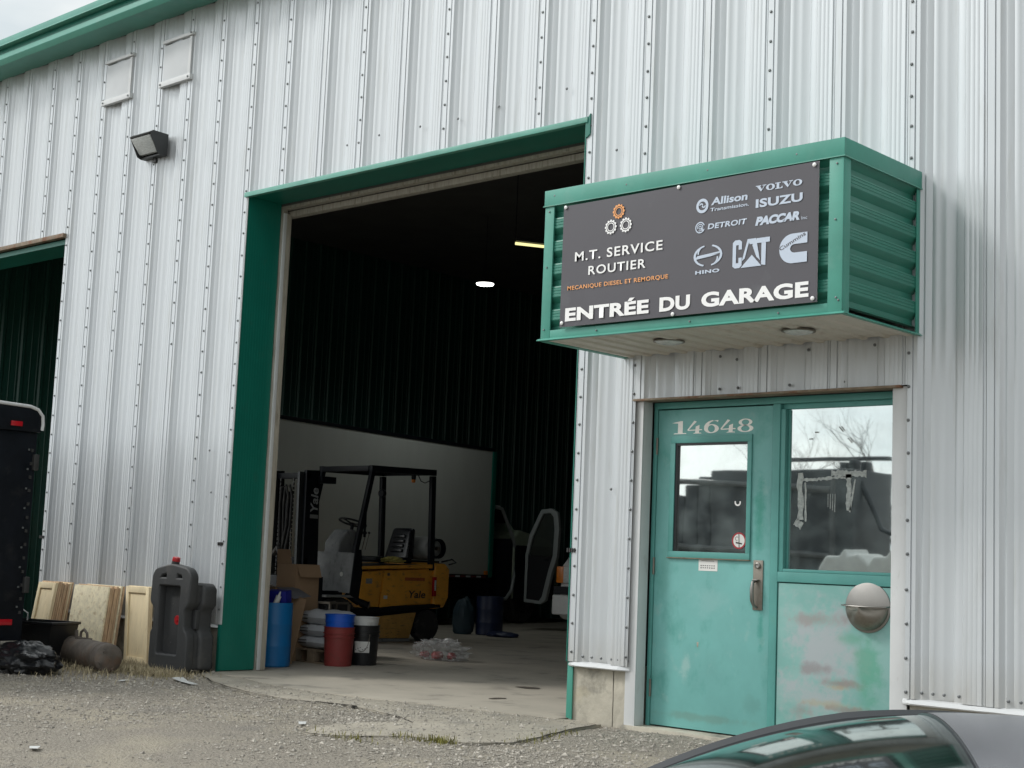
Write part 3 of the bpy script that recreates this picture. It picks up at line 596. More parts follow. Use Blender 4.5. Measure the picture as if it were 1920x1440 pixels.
bx('inner_front_wall', M_INT, (-8.0, .36, ZT - .02), (9.1, .344, 6.39), bev=0)
bx('inner_front_wall', M_INT, (-2.97, .36, 0), (-.06, .344, ZT - .03), bev=0)
bx('inner_front_wall', M_INT, (4.06, .36, 0), (4.30, .344, ZT - .03), bev=0)
bx('inner_front_wall', M_INT, (6.66, .36, 0), (9.1, .344, ZT - .03), bev=0)
bx('inner_front_wall', M_INT, (4.30, .36, 2.40), (6.66, .344, ZT - .03), bev=0)
bx('outer_wall', M_INT, (-8.1, -.0, 0), (-8.0, .36, 6.39), bev=0)
# ------------------------------------------------------------------ entrance: door and side light
DY = .12
b = B()   # white corner casings and reveals
b.box((4.405, -.0125, .002), (4.490, .0, 2.145)).build('white_casing', M_WTRIM, bld, bev=.002)
bx('white_casing', M_WTRIM, (6.318, -.0125, .002), (6.425, .0, 2.145))
bx('door_reveal', M_WTRIM, (4.444, .001, .0), (4.489, DY - .03, 2.14), bev=.001)
bx('door_reveal', M_WTRIM, (6.318, .001, .0), (6.36, DY + .06, 2.14), bev=.001)
bx('threshold', M_CONC, (4.40, -.03, -.06), (6.42, .36, .012))
# weathered header sheet and its rusty drip
siding(4.452, 6.405, 2.15, 2.425, m=M_SIDD, y0=.022, rows=3, name='header_panel')
B().box((4.425, -.052, 2.136), (6.385, .06, 2.150)).build('header_drip', M_RUSTY, bld, bev=.002)
# frame members
frm = M_TEALF
bx('door_frame', frm, (4.489, DY - .01, .012), (4.518, DY + .08, 2.12)); bx('door_frame', frm, (4.489, DY - .012, 2.094), (6.318, DY + .08, 2.136))
bx('door_frame', frm, (5.424, DY - .012, .012), (5.478, DY + .08, 2.093)); bx('door_frame', frm, (5.479, DY - .012, .985), (6.317, DY + .08, 1.047))
bx('door_frame', frm, (5.479, DY + .02, 2.060), (6.317, DY + .08, 2.0935))
for nm, a, b_ in (('glazing_stop', (5.479, DY - .004, 1.048), (5.512, DY + .07, 2.059)), ('glazing_stop', (5.513, DY - .004, 1.048), (6.317, DY + .07, 1.066)),
                  ('glazing_stop', (5.513, DY + .03, 1.067), (5.528, DY + .06, 2.059))): bx(nm, frm, a, b_)
bx('window_pane', G_WIN, (5.529, DY + .036, 1.067), (6.316, DY + .040, 2.059), bev=0)
bx('lower_panel', M_TEALP, (5.484, DY - .004, .012), (6.317, DY + .05, .978))
bx('door_bottom_frame', frm, (5.479, DY + .03, .98), (6.317, DY + .06, .984), bev=0)
# window scratches and old tape residue on the pane
M_TAPE = mat('tape_residue', (.36, .39, .38), .8, var=.3, scale=60)
tr = B()
def scr_strip(x0, z0, x1, z1, w, yy=DY + .0350, n=10, jag=.4):
    vs = []
    for i in range(n + 1):
        t = i / n; x = x0 + (x1 - x0) * t; z = z0 + (z1 - z0) * t; d = Vector((x1 - x0, z1 - z0)).normalized()
        for sgn in (-1, 1): ww = w * (1 + R_(-jag, jag)) * sgn; vs.append((x - d.y * ww, yy, z + d.x * ww))
    tr.add(vs, [(2 * i, 2 * i + 1, 2 * i + 3, 2 * i + 2) for i in range(n)])
scr_strip(5.60, 1.66, 5.61, 1.37, .020); scr_strip(5.64, 1.60, 5.645, 1.36, .006); scr_strip(5.62, 1.615, 5.96, 1.635, .008, n=24, jag=.7); scr_strip(5.82, 1.655, 6.06, 1.65, .018, n=16); scr_strip(5.94, 1.65, 5.945, 1.43, .017)
scr_strip(5.985, 1.62, 5.95, 1.42, .005); scr_strip(5.57, 1.36, 5.62, 1.33, .022, n=6)
for k in range(4): scr_strip(5.80 + .016 * k, 1.53, 5.80 + .016 * k, 1.45 - .01 * k, .002, n=3)
for (x, z) in ((5.87, 1.94), (5.93, 1.87)): scr_strip(x, z, x + .03, z - .03, .004, n=5); scr_strip(x + .015, z + .003, x + .04, z - .025, .003, n=5)
for (x, z) in ((5.70, 1.91), (5.66, 1.87)): scr_strip(x, z, x + .03, z, .004, n=5)
tr.build('tape_residue', M_TAPE, bld, recalc=False, kind='stuff')
# what stands behind the side light: small dim room
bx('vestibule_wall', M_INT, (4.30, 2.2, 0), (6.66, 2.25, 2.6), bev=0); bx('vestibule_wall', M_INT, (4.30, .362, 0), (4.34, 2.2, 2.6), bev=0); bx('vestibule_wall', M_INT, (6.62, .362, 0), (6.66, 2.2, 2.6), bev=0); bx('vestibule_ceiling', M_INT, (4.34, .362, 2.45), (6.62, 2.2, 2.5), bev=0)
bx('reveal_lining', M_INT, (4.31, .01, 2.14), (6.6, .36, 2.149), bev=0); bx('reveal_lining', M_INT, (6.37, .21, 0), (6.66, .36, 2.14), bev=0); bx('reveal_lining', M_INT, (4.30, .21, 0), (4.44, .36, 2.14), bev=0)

# door leaf with an opening for its window
X0, X1, Z0, Z1 = 4.522, 5.418, .022, 2.086; wx0, wx1, wz0, wz1 = 4.655, 5.262, 1.130, 1.890
leaf = B()
for a, b_ in (((X0, DY, Z0), (wx0, DY + .044, Z1)), ((wx1, DY, Z0), (X1, DY + .044, Z1)), ((wx0, DY, Z0), (wx1, DY + .044, wz0)), ((wx0, DY, wz1), (wx1, DY + .044, Z1))): leaf.box(a, b_)
def welded(bb, name, m, par, **k):
    o = bb.build(name, m, par, recalc=False, **k); bm = bmesh.new(); bm.from_mesh(o.data); bmesh.ops.remove_doubles(bm, verts=bm.verts, dist=1e-5)
    seen = {}; kill = []
    for f in bm.faces:
        key = frozenset(v.index for v in f.verts)
        if key in seen: kill += [f, seen[key]]
        seen[key] = f
    bmesh.ops.delete(bm, geom=list(set(kill)), context='FACES'); bmesh.ops.recalc_face_normals(bm, faces=bm.faces); bm.to_mesh(o.data); bm.free(); return o
# leaf as one plate with a hole
lf = B()
def plate_hole(bb, y0, y1):
    O = [(X0, Z0), (X1, Z0), (X1, Z1), (X0, Z1)]; I = [(wx0, wz0), (wx1, wz0), (wx1, wz1), (wx0, wz1)]
    vs = [(p[0], y, p[1]) for y in (y0, y1) for p in O + I]; fs = []
    for k in range(4):
        m = (k + 1) % 4; fs += [(k, m, 4 + m, 4 + k), (8 + k, 12 + k, 12 + m, 8 + m), (k, 8 + k, 8 + m, m), (4 + k, 4 + m, 12 + m, 12 + k)]
    bb.add(vs, fs)
plate_hole(lf, DY - .002, DY + .042)
door = lf.build('entrance_door', M_TEAL, bld, bev=.002)
for nm, a, b_ in (('window_frame', (4.632, DY - .014, 1.862), (5.272, DY - .0025, 1.908)), ('window_frame', (4.632, DY - .014, 1.112), (5.272, DY - .0025, 1.152)), ('window_frame', (4.632, DY - .014, 1.1525), (4.672, DY - .0025, 1.8615)), ('window_frame', (5.240, DY - .014, 1.1525), (5.272, DY - .0025, 1.8615))):
    bx(nm, M_TEALF if b_[2] != 1.152 else M_TEALF, a, b_, par=door)
bx('window_frame', M_RUSTY, (4.628, DY - .020, 1.106), (5.276, DY - .003, 1.1115), par=door)
bx('gasket', M_CARTR, (4.6725, DY - .006, 1.1525), (4.682, DY + .012, 1.861), par=door, bev=0); bx('gasket', M_CARTR, (4.6825, DY - .006, 1.848), (5.2395, DY + .012, 1.861), par=door, bev=0)
bx('glass', G_WIN, (4.66, DY + .014, 1.135), (5.258, DY + .018, 1.885), par=door, bev=0)
# handle set
pl = B().box((5.300, DY - .010, .802), (5.372, DY - .0025, 1.112)).build('handle_plate', M_STEELD, door, bev=.003)
B().lathe([(.019, 0), (.019, -.010), (.014, -.013), (.013, -.010), (0, -.009)], (5.336, DY - .010, 1.078), n=20, axis='y').build('lock_cylinder', M_STEEL, pl, smooth=True)
B().tube([(5.322, DY - .010, .985), (5.322, DY - .045, .975), (5.322, DY - .055, .93), (5.322, DY - .050, .86), (5.324, DY - .030, .828), (5.330, DY - .010, .82)], [.010, .010, .012, .012, .010, .009], 10).build('door_pull', M_STEEL, pl, smooth=True)
B().box((5.312, DY - .040, .985), (5.350, DY - .010, .992)).build('thumb_latch', M_STEEL, pl, bev=.002)
for z0 in (1.79, .995, .20):
    h = B().tube([(4.5195, DY - .010, z0), (4.5195, DY - .010, z0 + .112)], .0075, 10)
    for k in range(1, 5): h.tube([(4.5195, DY - .010, z0 + .0224 * k - .001), (4.5195, DY - .010, z0 + .0224 * k + .001)], .0085, 10)
    h.build('hinge', M_STEELD, bld, smooth=True)
# decorative house number 14648
yn = DY - .0035
dg_ = B()
def digit_one(x, w, z0, h):
    poly_on(dg_, [(x + .42 * w, z0 + .06 * h), (x + .74 * w, z0 + .06 * h), (x + .74 * w, z0 + h), (x + .60 * w, z0 + h), (x + .42 * w, z0 + .90 * h)], yn)
    poly_on(dg_, [(x + .02 * w, z0 + .86 * h), (x + .60 * w, z0 + h), (x + .42 * w, z0 + .82 * h)], yn - .0002)
    poly_on(dg_, [(x + .12 * w, z0), (x + 1.0 * w, z0), (x + .95 * w, z0 + .07 * h), (x + .20 * w, z0 + .07 * h)], yn - .0002)
def digit_four(x, w, z0, h):
    poly_on(dg_, [(x + .52 * w, z0 + .05 * h), (x + .78 * w, z0 + .05 * h), (x + .80 * w, z0 + .66 * h), (x + .55 * w, z0 + .55 * h)], yn)
    poly_on(dg_, [(x, z0 + .30 * h), (x + .10 * w, z0 + .30 * h), (x + .62 * w, z0 + .92 * h), (x + .45 * w, z0 + h)], yn - .0002)
    poly_on(dg_, [(x, z0 + .30 * h), (x + .06 * w, z0 + .22 * h), (x + 1.0 * w, z0 + .25 * h), (x + .93 * w, z0 + .33 * h)], yn - .0004)
    poly_on(dg_, [(x + .38 * w, z0), (x + .95 * w, z0), (x + .9 * w, z0 + .06 * h), (x + .45 * w, z0 + .06 * h)], yn - .0002)
def bowl(cx, cz, rx, rz, t, tz):
    vs = []
    n = 28
    for k in range(n + 1):
        a = 2 * pi * k / n; vs += [(cx + rx * cos(a), yn, cz + rz * sin(a)), (cx + (rx - t) * cos(a), yn, cz + (rz - tz) * sin(a))]
    dg_.add(vs, [(2 * k, 2 * k + 1, 2 * k + 3, 2 * k + 2) for k in range(n)])
def digit_six(x, w, z0, h):
    bowl(x + .5 * w, z0 + .34 * h, .48 * w, .34 * h, .26 * w, .07 * h)
    ring_on(dg_, x + .72 * w, z0 + .42 * h, .44 * w, .70 * w, yn - .0002, 10, rad(100), rad(178), .50 * h, .58 * h)
    poly_on(dg_, [(x + .6 * w, z0 + .93 * h), (x + .95 * w, z0 + .98 * h), (x + .92 * w, z0 + .82 * h), (x + .8 * w, z0 + .9 * h)], yn - .0004)
def digit_eight(x, w, z0, h):
    bowl(x + .5 * w, z0 + .27 * h, .50 * w, .27 * h, .24 * w, .07 * h); bowl(x + .5 * w, z0 + .74 * h, .43 * w, .26 * h, .20 * w, .07 * h)
W5 = (5.284 - 4.627) / 5
for k, fn in enumerate((digit_one, digit_four, digit_six, digit_four, digit_eight)): fn(4.627 + W5 * k + (.0 if k else .004), W5 * .93, 1.923, .086)
dg_.build('house_number', M_DGT, door, recalc=False)
nt_ = bx('notice', M_PAPER, (4.878, DY - .0035, 1.032), (5.025, DY - .0025, 1.104), par=door, bev=0)
q = B()
for r_ in range(2):
    for k in range(7): x = 4.893 + .017 * k; z = 1.062 - .014 * r_; poly_on(q, [(x, z), (x + .009, z + R_(-.002, .002)), (x + .010, z + .006), (x + .002, z + .007)], DY - .0042)
poly_on(q, [(4.90, 1.094), (5.00, 1.094), (5.00, 1.097), (4.90, 1.097)], DY - .0042); q.build('print', M_INK, nt_, recalc=False)
st = B(); ring_on(st, 5.174, 1.231, 0, .050, DY + .0125); st = st.build('no_smoking_sticker', M_PAPER, door, recalc=False)
q = B(); ring_on(q, 5.174, 1.231, .043, .053, DY + .0120); q.build('red_ring', mat('sticker_red', (.35, .02, .03), .5), st, recalc=False)
q = B(); poly_on(q, [(5.170, 1.275), (5.176, 1.275), (5.180, 1.188), (5.174, 1.188)], DY + .0115); poly_on(q, [(5.150, 1.224), (5.198, 1.216), (5.198, 1.207), (5.150, 1.214)], DY + .0118); ring_on(q, 5.158, 1.244, .010, .013, DY + .0118, 10, rad(40), rad(300)); q.build('pictogram', M_INK, st, recalc=False)
q = B(); ring_on(q, 5.158, 1.475, .014, .024, DY + .0125, 14, rad(160), rad(380)); q.build('window_mark', M_SWHITE, door, recalc=False)
q = B(); poly_on(q, [(4.878, .575), (4.893, .575), (4.891, .548), (4.884, .540), (4.880, .552)], DY - .0032); q.build('paint_chip', M_CONC, door, recalc=False)
# brackets on the door edges
for x, z in ((-.045, 1.085), (3.925, 1.133), (-3.0, 1.086)):
    q = B()
    for k in range(4): q.box((x - .035 + .02 * k, -.046, z - .014), (x - .024 + .02 * k, -.036, z + .014))
    q.box((x - .038, -.040, z - .006), (x + .042, -.034, z + .006)); q.build('door_bracket', M_BRACK, bld)

# ------------------------------------------------------------------ canopy over the entrance
can = thing('entrance_canopy', 'green box canopy with ribbed sides projecting over the entrance door', 'canopy', (5.42, 0, 2.434))
cx0, cx1, cy, cz0, cz1 = 4.343, 6.495, -.905, 2.434, 3.40
LP = [(0, .030), (.018, .031), (.020, .028), (.023, .031), (.040, .031), (.042, .028), (.045, .031), (.064, .031), (.068, .030), (.090, .000), (.128, .000), (.134, .012), (.148, .030)]
def louver_z(z0, z1):
    out = []; z = z0
    while z < z1 - .01:
        for a, d in LP[:-1]:
            # each rib is proud at its foot and steps in above it
            if z + a <= z1: out.append((z + a, d))
        z += .1455
    out.append((z1, .0)); return out
def zz_profile(z0, z1):
    # top-down: crown then recess, sharp underside below each crown
    pts = []; z = z1; PR = [(.0, .030), (.020, .0305), (.022, .0285), (.025, .0305), (.045, .0305), (.047, .0285), (.050, .0305), (.070, .0305), (.095, .002), (.122, .0)]
    PR = [(.0, .034), (.004, .032), (.038, .0), (.068, .0), (.080, .020), (.083, .032), (.092, .034), (.094, .0315), (.097, .034), (.110, .034), (.112, .0315), (.115, .034), (.128, .034), (.130, .0315), (.133, .034)]
    while z > z0:
        for a, d in PR:
            if z - a > z0: pts.append((z - a, d))
        z -= .1475
    pts.append((z0, 0)); return pts
zp = zz_profile(cz0 + .045, cz1 - .10)
def ribbed(axis, fixed, a0, a1, sgn, name):
    b = B(); k = len(zp)
    for A in (a0, a1):
        pass
    vs = []
    for A in (a0, a1):
        for z, d in zp: vs.append((A, fixed - d, z) if axis == 'x' else (fixed + sgn * d, A, z))
    b.add(vs, [(i, i + 1, k + i + 1, k + i) for i in range(k - 1)]); return b.build(name, M_GSIDE, can, recalc=False)
ribbed('x', cy + .045, cx0 + .01, cx1 - .01, -1, 'front_sheet'); ribbed('y', cx1 - .045, cy + .01, -.03, 1, 'side_sheet'); ribbed('y', cx0 + .045, cy + .01, -.03, -1, 'side_sheet')
def cb(name, m, a, b_, bev=.002): return B().box(a, b_).build(name, m, can, bev=bev)
cb('cap_band', M_GTRIM, (cx0 - .006, cy - .006, cz1 - .100), (cx1 + .006, cy + .012, cz1)); cb('cap_band', M_GTRIM, (cx1 - .012, cy + .0125, cz1 - .100), (cx1 + .006, -.03, cz1)); cb('cap_band', M_GTRIM, (cx0 - .006, cy + .0125, cz1 - .100), (cx0 + .012, -.03, cz1))
cb('cap_drip', M_GCAP, (cx0 - .012, cy - .012, cz1 - .106), (cx1 + .012, cy + .0, cz1 - .1005), 0); cb('cap_drip', M_GCAP, (cx1 - .0, cy + .0005, cz1 - .106), (cx1 + .012, -.03, cz1 - .1005), 0)
cb('top_sheet', M_GTRIM, (cx0 + .013, cy + .0125, cz1 - .012), (cx1 - .013, -.03, cz1 - .002), 0)
for a, b_ in (((cx1 - .088, cy - .002, cz0 + .01), (cx1 - .0005, cy + .010, cz1 - .107)), ((cx0 + .0, cy - .002, cz0 + .01), (cx0 + .075, cy + .010, cz1 - .107)), ((cx1 - .010, cy + .0105, cz0 + .01), (cx1, cy + .075, cz1 - .107)), ((cx0, cy + .0105, cz0 + .01), (cx0 + .01, cy + .075, cz1 - .107)), ((cx1 - .010, -.070, cz0 + .01), (cx1 - .002, -.032, cz1 - .107))): cb('corner_strip', M_GTRIM, a, b_)
cb('bottom_band', M_GTRIM, (cx0 + .0755, cy - .001, cz0 + .008), (cx1 - .0885, cy + .010, cz0 + .060))
B().prism([(cy - .022, cz0 - .004), (cy - .003, cz0 + .010), (cy + .03, cz0 + .010), (cy + .03, cz0 - .001)], 'x', cx0 - .02, cx1 + .02).build('bottom_drip', M_GTRIM, can)
B().prism([(cx1 + .020, cz0 - .004), (cx1 + .003, cz0 + .010), (cx1 - .02, cz0 + .010), (cx1 - .02, cz0 - .001)], 'y', cy + .031, -.03).build('bottom_drip', M_GTRIM, can)
B().prism([(cx0 - .020, cz0 - .004), (cx0 - .003, cz0 + .010), (cx0 + .02, cz0 + .010), (cx0 + .02, cz0 - .001)], 'y', cy + .031, -.03).build('bottom_drip', M_GTRIM, can)
# ribbed soffit
b = B(); X = []; x = cx0 + .02
while x < cx1 - .02:
    for a, d in ((0, 0), (.012, -.012), (.045, -.012), (.057, 0), (.10, 0)):
        if x + a < cx1 - .021: X.append((x + a, d))
    x += .1455
X.append((cx1 - .02, 0)); k = len(X)
M_SOF = mat('soffit_white', (.56, .53, .47), .55, var=.08, scale=4, dirt=[((.33, .29, .23), .6, 4, .54), ((.12, .10, .08), .6, 14, .68)])
b.add([(xx, yy, cz0 + .012 + d) for yy in (cy + .012, -.03) for xx, d in X], [(i, i + 1, k + i + 1, k + i) for i in range(k - 1)]); b.build('soffit_sheet', M_SOF, can, recalc=False)
for x, y in ((5.05, -.50), (5.965, -.48)):
    f = B().lathe([(.098, .004), (.100, -.003), (.090, -.006), (.085, -.004)], (x, y, cz0 + .0), n=28).build('downlight', M_STEELD, can, smooth=True)
    B().lathe([(.085, -.004), (.072, -.012), (.045, -.018), (0, -.021)], (x, y, cz0 + .0), n=28).build('lens', M_LENS, f, smooth=True)
q = B()
for x, z in ((6.455, 3.26), (6.45, 2.95), (6.46, 2.52), (6.475, 2.505), (4.38, 3.26), (4.375, 2.9), (4.37, 2.50), (4.42, 3.36), (5.0, 3.35), (5.6, 3.35), (6.2, 3.35), (5.5, 2.465), (6.1, 2.465), (4.8, 2.465)): q.lathe([(.006, 0), (.006, -.004), (0, -.005)], (x, cy - .003, z), n=6, axis='y')
q.build('screws', M_SCREW, can, kind='stuff')
# ------------------------------------------------------------------ the sign board
sg = thing('sign_board', 'charcoal sign board with white lettering and brand marks on the canopy front', 'sign', (5.44, -.93, 2.50))
SY = -.930
b = B(); N = 30
def sf(i, j):
    x = 4.520 + 1.836 * i; z = 2.502 + (.770 + .012 * i) * j
    return (x, SY + .003 * sin(i * pi * 2) * (1 if j in (0, 1) else .6), z)
b.grid(sf, 30, 8); sbd = b.build('board', M_SIGN, sg, smooth=True, recalc=False)
b = B(); b.grid(lambda i, j: (sf(i, j)[0], sf(i, j)[1] + .004, sf(i, j)[2]), 30, 8); b.build('board_back', M_WTRIM, sg, smooth=True, recalc=False)
Y1 = SY - .0045
T = lambda body, x0, x1, z0, z1, m, **k: text_on('lettering', body, x0, x1, z0, z1, Y1, m, sg, **k)
T('M.T. SERVICE', 4.629, 5.307, 2.907, 2.965, M_SWHITE, bold=.016, spacing=1.14)
T('ROUTIER', 4.742, 5.185, 2.811, 2.866, M_SWHITE, bold=.016, spacing=1.14)
T('MECANIQUE DIESEL ET REMORQUE', 4.577, 5.354, 2.730, 2.755, M_SORG, bold=.012, spacing=1.1)
T('ENTRÉE', 4.566, 5.218, 2.534, 2.617, M_SWHITE, bold=.042, spacing=1.04); T('DU', 5.297, 5.517, 2.534, 2.619, M_SWHITE, bold=.042, spacing=1.04); T('GARAGE', 5.597, 6.306, 2.534, 2.620, M_SWHITE, bold=.042, spacing=1.04)
# gears
def gear(cx, cz, r, m):
    b = B(); n = 12; vs = []
    O = []
    for k in range(n):
        a = 2 * pi * k / n
        for da, rr in ((-.20, .84), (-.11, 1.0), (.11, 1.0), (.20, .84)): O.append((a + da, rr * r))
    K = len(O)
    for a, rr in O: vs += [(cx + rr * cos(a), Y1, cz + rr * sin(a)), (cx + .70 * r * cos(a), Y1, cz + .70 * r * sin(a))]
    b.add(vs, [(2 * k, 2 * k + 1, (2 * k + 3) % (2 * K), (2 * k + 2) % (2 * K)) for k in range(K)])
    ring_on(b, cx, cz, .48 * r, .60 * r, Y1, 24); b.build('gear_emblem', m, sg, recalc=False)
gear(4.966, 3.182, .046, M_SORG); gear(4.908, 3.092, .046, M_SWHITE); gear(5.024, 3.091, .046, M_SWHITE)
# VOLVO in wide slab letters
b = B()
def serif_v(x, w, z, h):
    poly_on(b, [(x + .08 * w, z + h * .9), (x + .40 * w, z + h * .9), (x + .62 * w, z + .25 * h), (x + .50 * w, z)], Y1); poly_on(b, [(x + .50 * w, z), (x + .56 * w, z + .1 * h), (x + .88 * w, z + .9 * h), (x + .78 * w, z + .9 * h)], Y1 - .0003)
    poly_on(b, [(x, z + .88 * h), (x + .5 * w, z + .88 * h), (x + .5 * w, z + h), (x, z + h)], Y1 - .0006); poly_on(b, [(x + .64 * w, z + .88 * h), (x + w, z + .88 * h), (x + w, z + h), (x + .64 * w, z + h)], Y1 - .0006)
def serif_o(x, w, z, h): ring_on(b, x + .5 * w, z + .5 * h, .22 * w, .5 * w, Y1, 24, 0, 2 * pi, .36 * h, .5 * h)
def serif_l(x, w, z, h):
    poly_on(b, [(x + .2 * w, z), (x + .55 * w, z), (x + .55 * w, z + h), (x + .2 * w, z + h)], Y1); poly_on(b, [(x, z), (x + w, z), (x + w, z + .35 * h), (x + .9 * w, z + .35 * h), (x + .8 * w, z + .13 * h), (x, z + .13 * h)], Y1 - .0003); poly_on(b, [(x, z + .87 * h), (x + .75 * w, z + .87 * h), (x + .75 * w, z + h), (x, z + h)], Y1 - .0006)
vx = 5.952; z, h = 3.163, .036
serif_v(vx, .070, z, h); serif_o(vx + .068, .058, z, h); serif_l(vx + .128, .048, z, h); serif_v(vx + .174, .070, z, h); serif_o(vx + .243, .059, z, h)
b.build('lettering', M_SBLUE, sg, recalc=False)
T('ISUZU', 5.954, 6.258, 3.072, 3.121, M_SBLUE, bold=.035, spacing=1.04)
T('PACCAR', 5.953, 6.242, 2.969, 3.019, M_SBLUE, bold=.06, shear=.22, spacing=.95); T('Inc', 6.254, 6.290, 2.968, 2.986, M_SBLUE, bold=.0)
T('Allison', 5.648, 5.898, 3.128, 3.172, M_SBLUE, bold=.03, shear=.08); T('Transmission.', 5.645, 5.908, 3.092, 3.112, M_SBLUE, bold=.018, shear=.08)
T('DETROIT', 5.629, 5.898, 2.989, 3.021, M_SBLUE, bold=.03, shear=.12, spacing=1.05)
T('HINO', 5.549, 5.718, 2.731, 2.752, M_SBLUE, bold=.045, spacing=1.1)
b = B()   # round swoosh emblem
ring_on(b, 5.587, 3.133, .026, .043, Y1, 28); ring_on(b, 5.579, 3.136, .006, .014, Y1, 12, rad(0), rad(180)); ring_on(b, 5.597, 3.134, .006, .014, Y1, 12, rad(180), rad(360)); b.build('round_emblem', M_SBLUE, sg, recalc=False)
b = B(); poly_on(b, [(5.545, 3.160), (5.562, 3.168), (5.630, 3.108), (5.612, 3.098)], Y1 - .0006)
b2 = B(); ring_on(b2, 5.575, 3.006, .027, .034, Y1, 24, rad(20), rad(340)); ring_on(b2, 5.575, 3.006, .017, .022, Y1, 20, rad(-120), rad(200)); ring_on(b2, 5.575, 3.006, .006, .011, Y1, 16); poly_on(b2, [(5.578, 3.0), (5.586, 3.004), (5.604, 2.984), (5.596, 2.980)], Y1 - .0003); b2.build('ring_emblem', M_SBLUE, sg, recalc=False)
b = B()   # oval emblem with a barred middle
for s_ in (0, pi):
    ring_on(b, 5.6345, 2.835, .084, .100, Y1, 22, s_ - rad(72) + (0 if s_ == 0 else 0), s_ + rad(72), .055, .064)
poly_on(b, [(5.548, 2.826), (5.560, 2.838), (5.722, 2.852), (5.722, 2.843), (5.60, 2.832)], Y1 - .0003); poly_on(b, [(5.548, 2.826), (5.548, 2.818), (5.66, 2.829), (5.715, 2.840), (5.60, 2.833)], Y1 - .0006)
ring_on(b, 5.614, 2.850, .042, .052, Y1 - .0003, 10, rad(95), rad(185), .038, .046); ring_on(b, 5.655, 2.820, .042, .052, Y1 - .0003, 10, rad(-85), rad(5), .038, .046); b.build('oval_emblem', M_SBLUE, sg, recalc=False)
b = B()   # CAT word mark: C, A and T with a triangle
cz_, ch = 2.739, .160
for P4 in ([(5.806, 2.752), (5.829, 2.752), (5.829, 2.888), (5.806, 2.888)], [(5.806, 2.888), (5.868, 2.888), (5.852, 2.901), (5.822, 2.901)], [(5.829, 2.872), (5.868, 2.872), (5.868, 2.888), (5.829, 2.888)], [(5.846, 2.845), (5.868, 2.845), (5.868, 2.872), (5.846, 2.872)],
           [(5.822, 2.739), (5.852, 2.739), (5.868, 2.752), (5.806, 2.752)], [(5.829, 2.752), (5.868, 2.752), (5.868, 2.768), (5.829, 2.768)], [(5.846, 2.768), (5.868, 2.768), (5.868, 2.798), (5.846, 2.798)]): poly_on(b, P4, Y1)
poly_on(b, [(5.868, 2.775), (5.888, 2.790), (5.920, 2.899), (5.905, 2.899)], Y1); poly_on(b, [(5.905, 2.899), (5.960, 2.899), (5.946, 2.868), (5.920, 2.868)], Y1 - .0003)
poly_on(b, [(5.950, 2.899), (5.962, 2.899), (5.990, 2.770), (5.966, 2.792), (5.938, 2.860)], Y1 - .0005)
poly_on(b, [(5.965, 2.869), (6.053, 2.869), (6.053, 2.897), (5.965, 2.897)], Y1 - .0007); poly_on(b, [(5.998, 2.745), (6.026, 2.739), (6.028, 2.87), (5.998, 2.87)], Y1 - .0003); poly_on(b, [(5.862, 2.738), (6.000, 2.738), (5.936, 2.806)], Y1 - .0009)
b.build('word_mark', M_SBLUE, sg, recalc=False)
b = B()   # big C emblem with diagonal script
n_ = 18; vs = []
for k in range(n_ + 1):
    a = rad(90 + 180 * k / n_); vs += [(6.200 + .085 * cos(a), Y1, 2.813 + .083 * sin(a)), (6.215 + .030 * cos(a), Y1, 2.812 + .024 * sin(a))]
b.add(vs, [(2 * k, 2 * k + 1, 2 * k + 3, 2 * k + 2) for k in range(n_)])
poly_on(b, [(6.200, 2.896), (6.293, 2.896), (6.293, 2.836), (6.215, 2.836)], Y1); poly_on(b, [(6.200, 2.730), (6.292, 2.730), (6.292, 2.788), (6.215, 2.788)], Y1); b.build('letter_emblem', M_SBLUE, sg, recalc=False)
Mr = Matrix.Translation((6.122, 0, 2.806)) @ Matrix.Rotation(-math.atan2(.076, .165), 4, 'Y') @ Matrix.Translation((-6.122, 0, -2.806))
text_on('script', 'Cummins', 6.122, 6.300, 2.806, 2.828, Y1 - .001, M_SIGN, sg, bold=.012, M=Mr)
for x, z in ((4.540, 3.262), (5.414, 3.268), (6.330, 3.265), (4.541, 2.526), (5.396, 2.512), (6.332, 2.522)):
    B().lathe([(.012, 0), (.012, -.004), (.007, -.008), (0, -.009)], (x, SY - .004, z), n=12, axis='y').build('fixing_screw', M_SWHITE, sg, smooth=True)

# ------------------------------------------------------------------ wall fittings
lt = thing('wall_light', 'dark grey wall pack floodlight with prismatic lens high on the siding', 'light', (-1.45, -.03, 4.72))
B().prism([(-.03, 4.72), (-.03, 4.93), (-.20, 4.935), (-.235, 4.91), (-.14, 4.735), (-.10, 4.72)], 'x', -1.625, -1.615).build('end_cap', M_BRONZE, lt); B().prism([(-.03, 4.72), (-.03, 4.93), (-.20, 4.935), (-.235, 4.91), (-.14, 4.735), (-.10, 4.72)], 'x', -1.295, -1.285).build('end_cap', M_BRONZE, lt)
B().prism([(-.03, 4.72), (-.03, 4.928), (-.20, 4.933), (-.245, 4.905), (-.235, 4.89), (-.195, 4.91), (-.06, 4.90), (-.06, 4.745), (-.10, 4.735), (-.10, 4.72)], 'x', -1.614, -1.296).build('housing', M_BRONZE, lt, bev=.003)
B().prism([(-.19, 4.905), (-.235, 4.885), (-.195, 4.835), (-.125, 4.752), (-.09, 4.752)], 'x', -1.606, -1.304).build('lens', M_LENS, lt, bev=.004)
B().box((-1.48, -.06, 4.675), (-1.43, -.034, 4.72)).build('conduit_box', M_BRACK, lt, bev=.002)
ash = thing('wall_bin', 'round stainless wall bin with dented half bowl on the panel right of the entrance door', 'wall bin', (6.105, DY, .71))
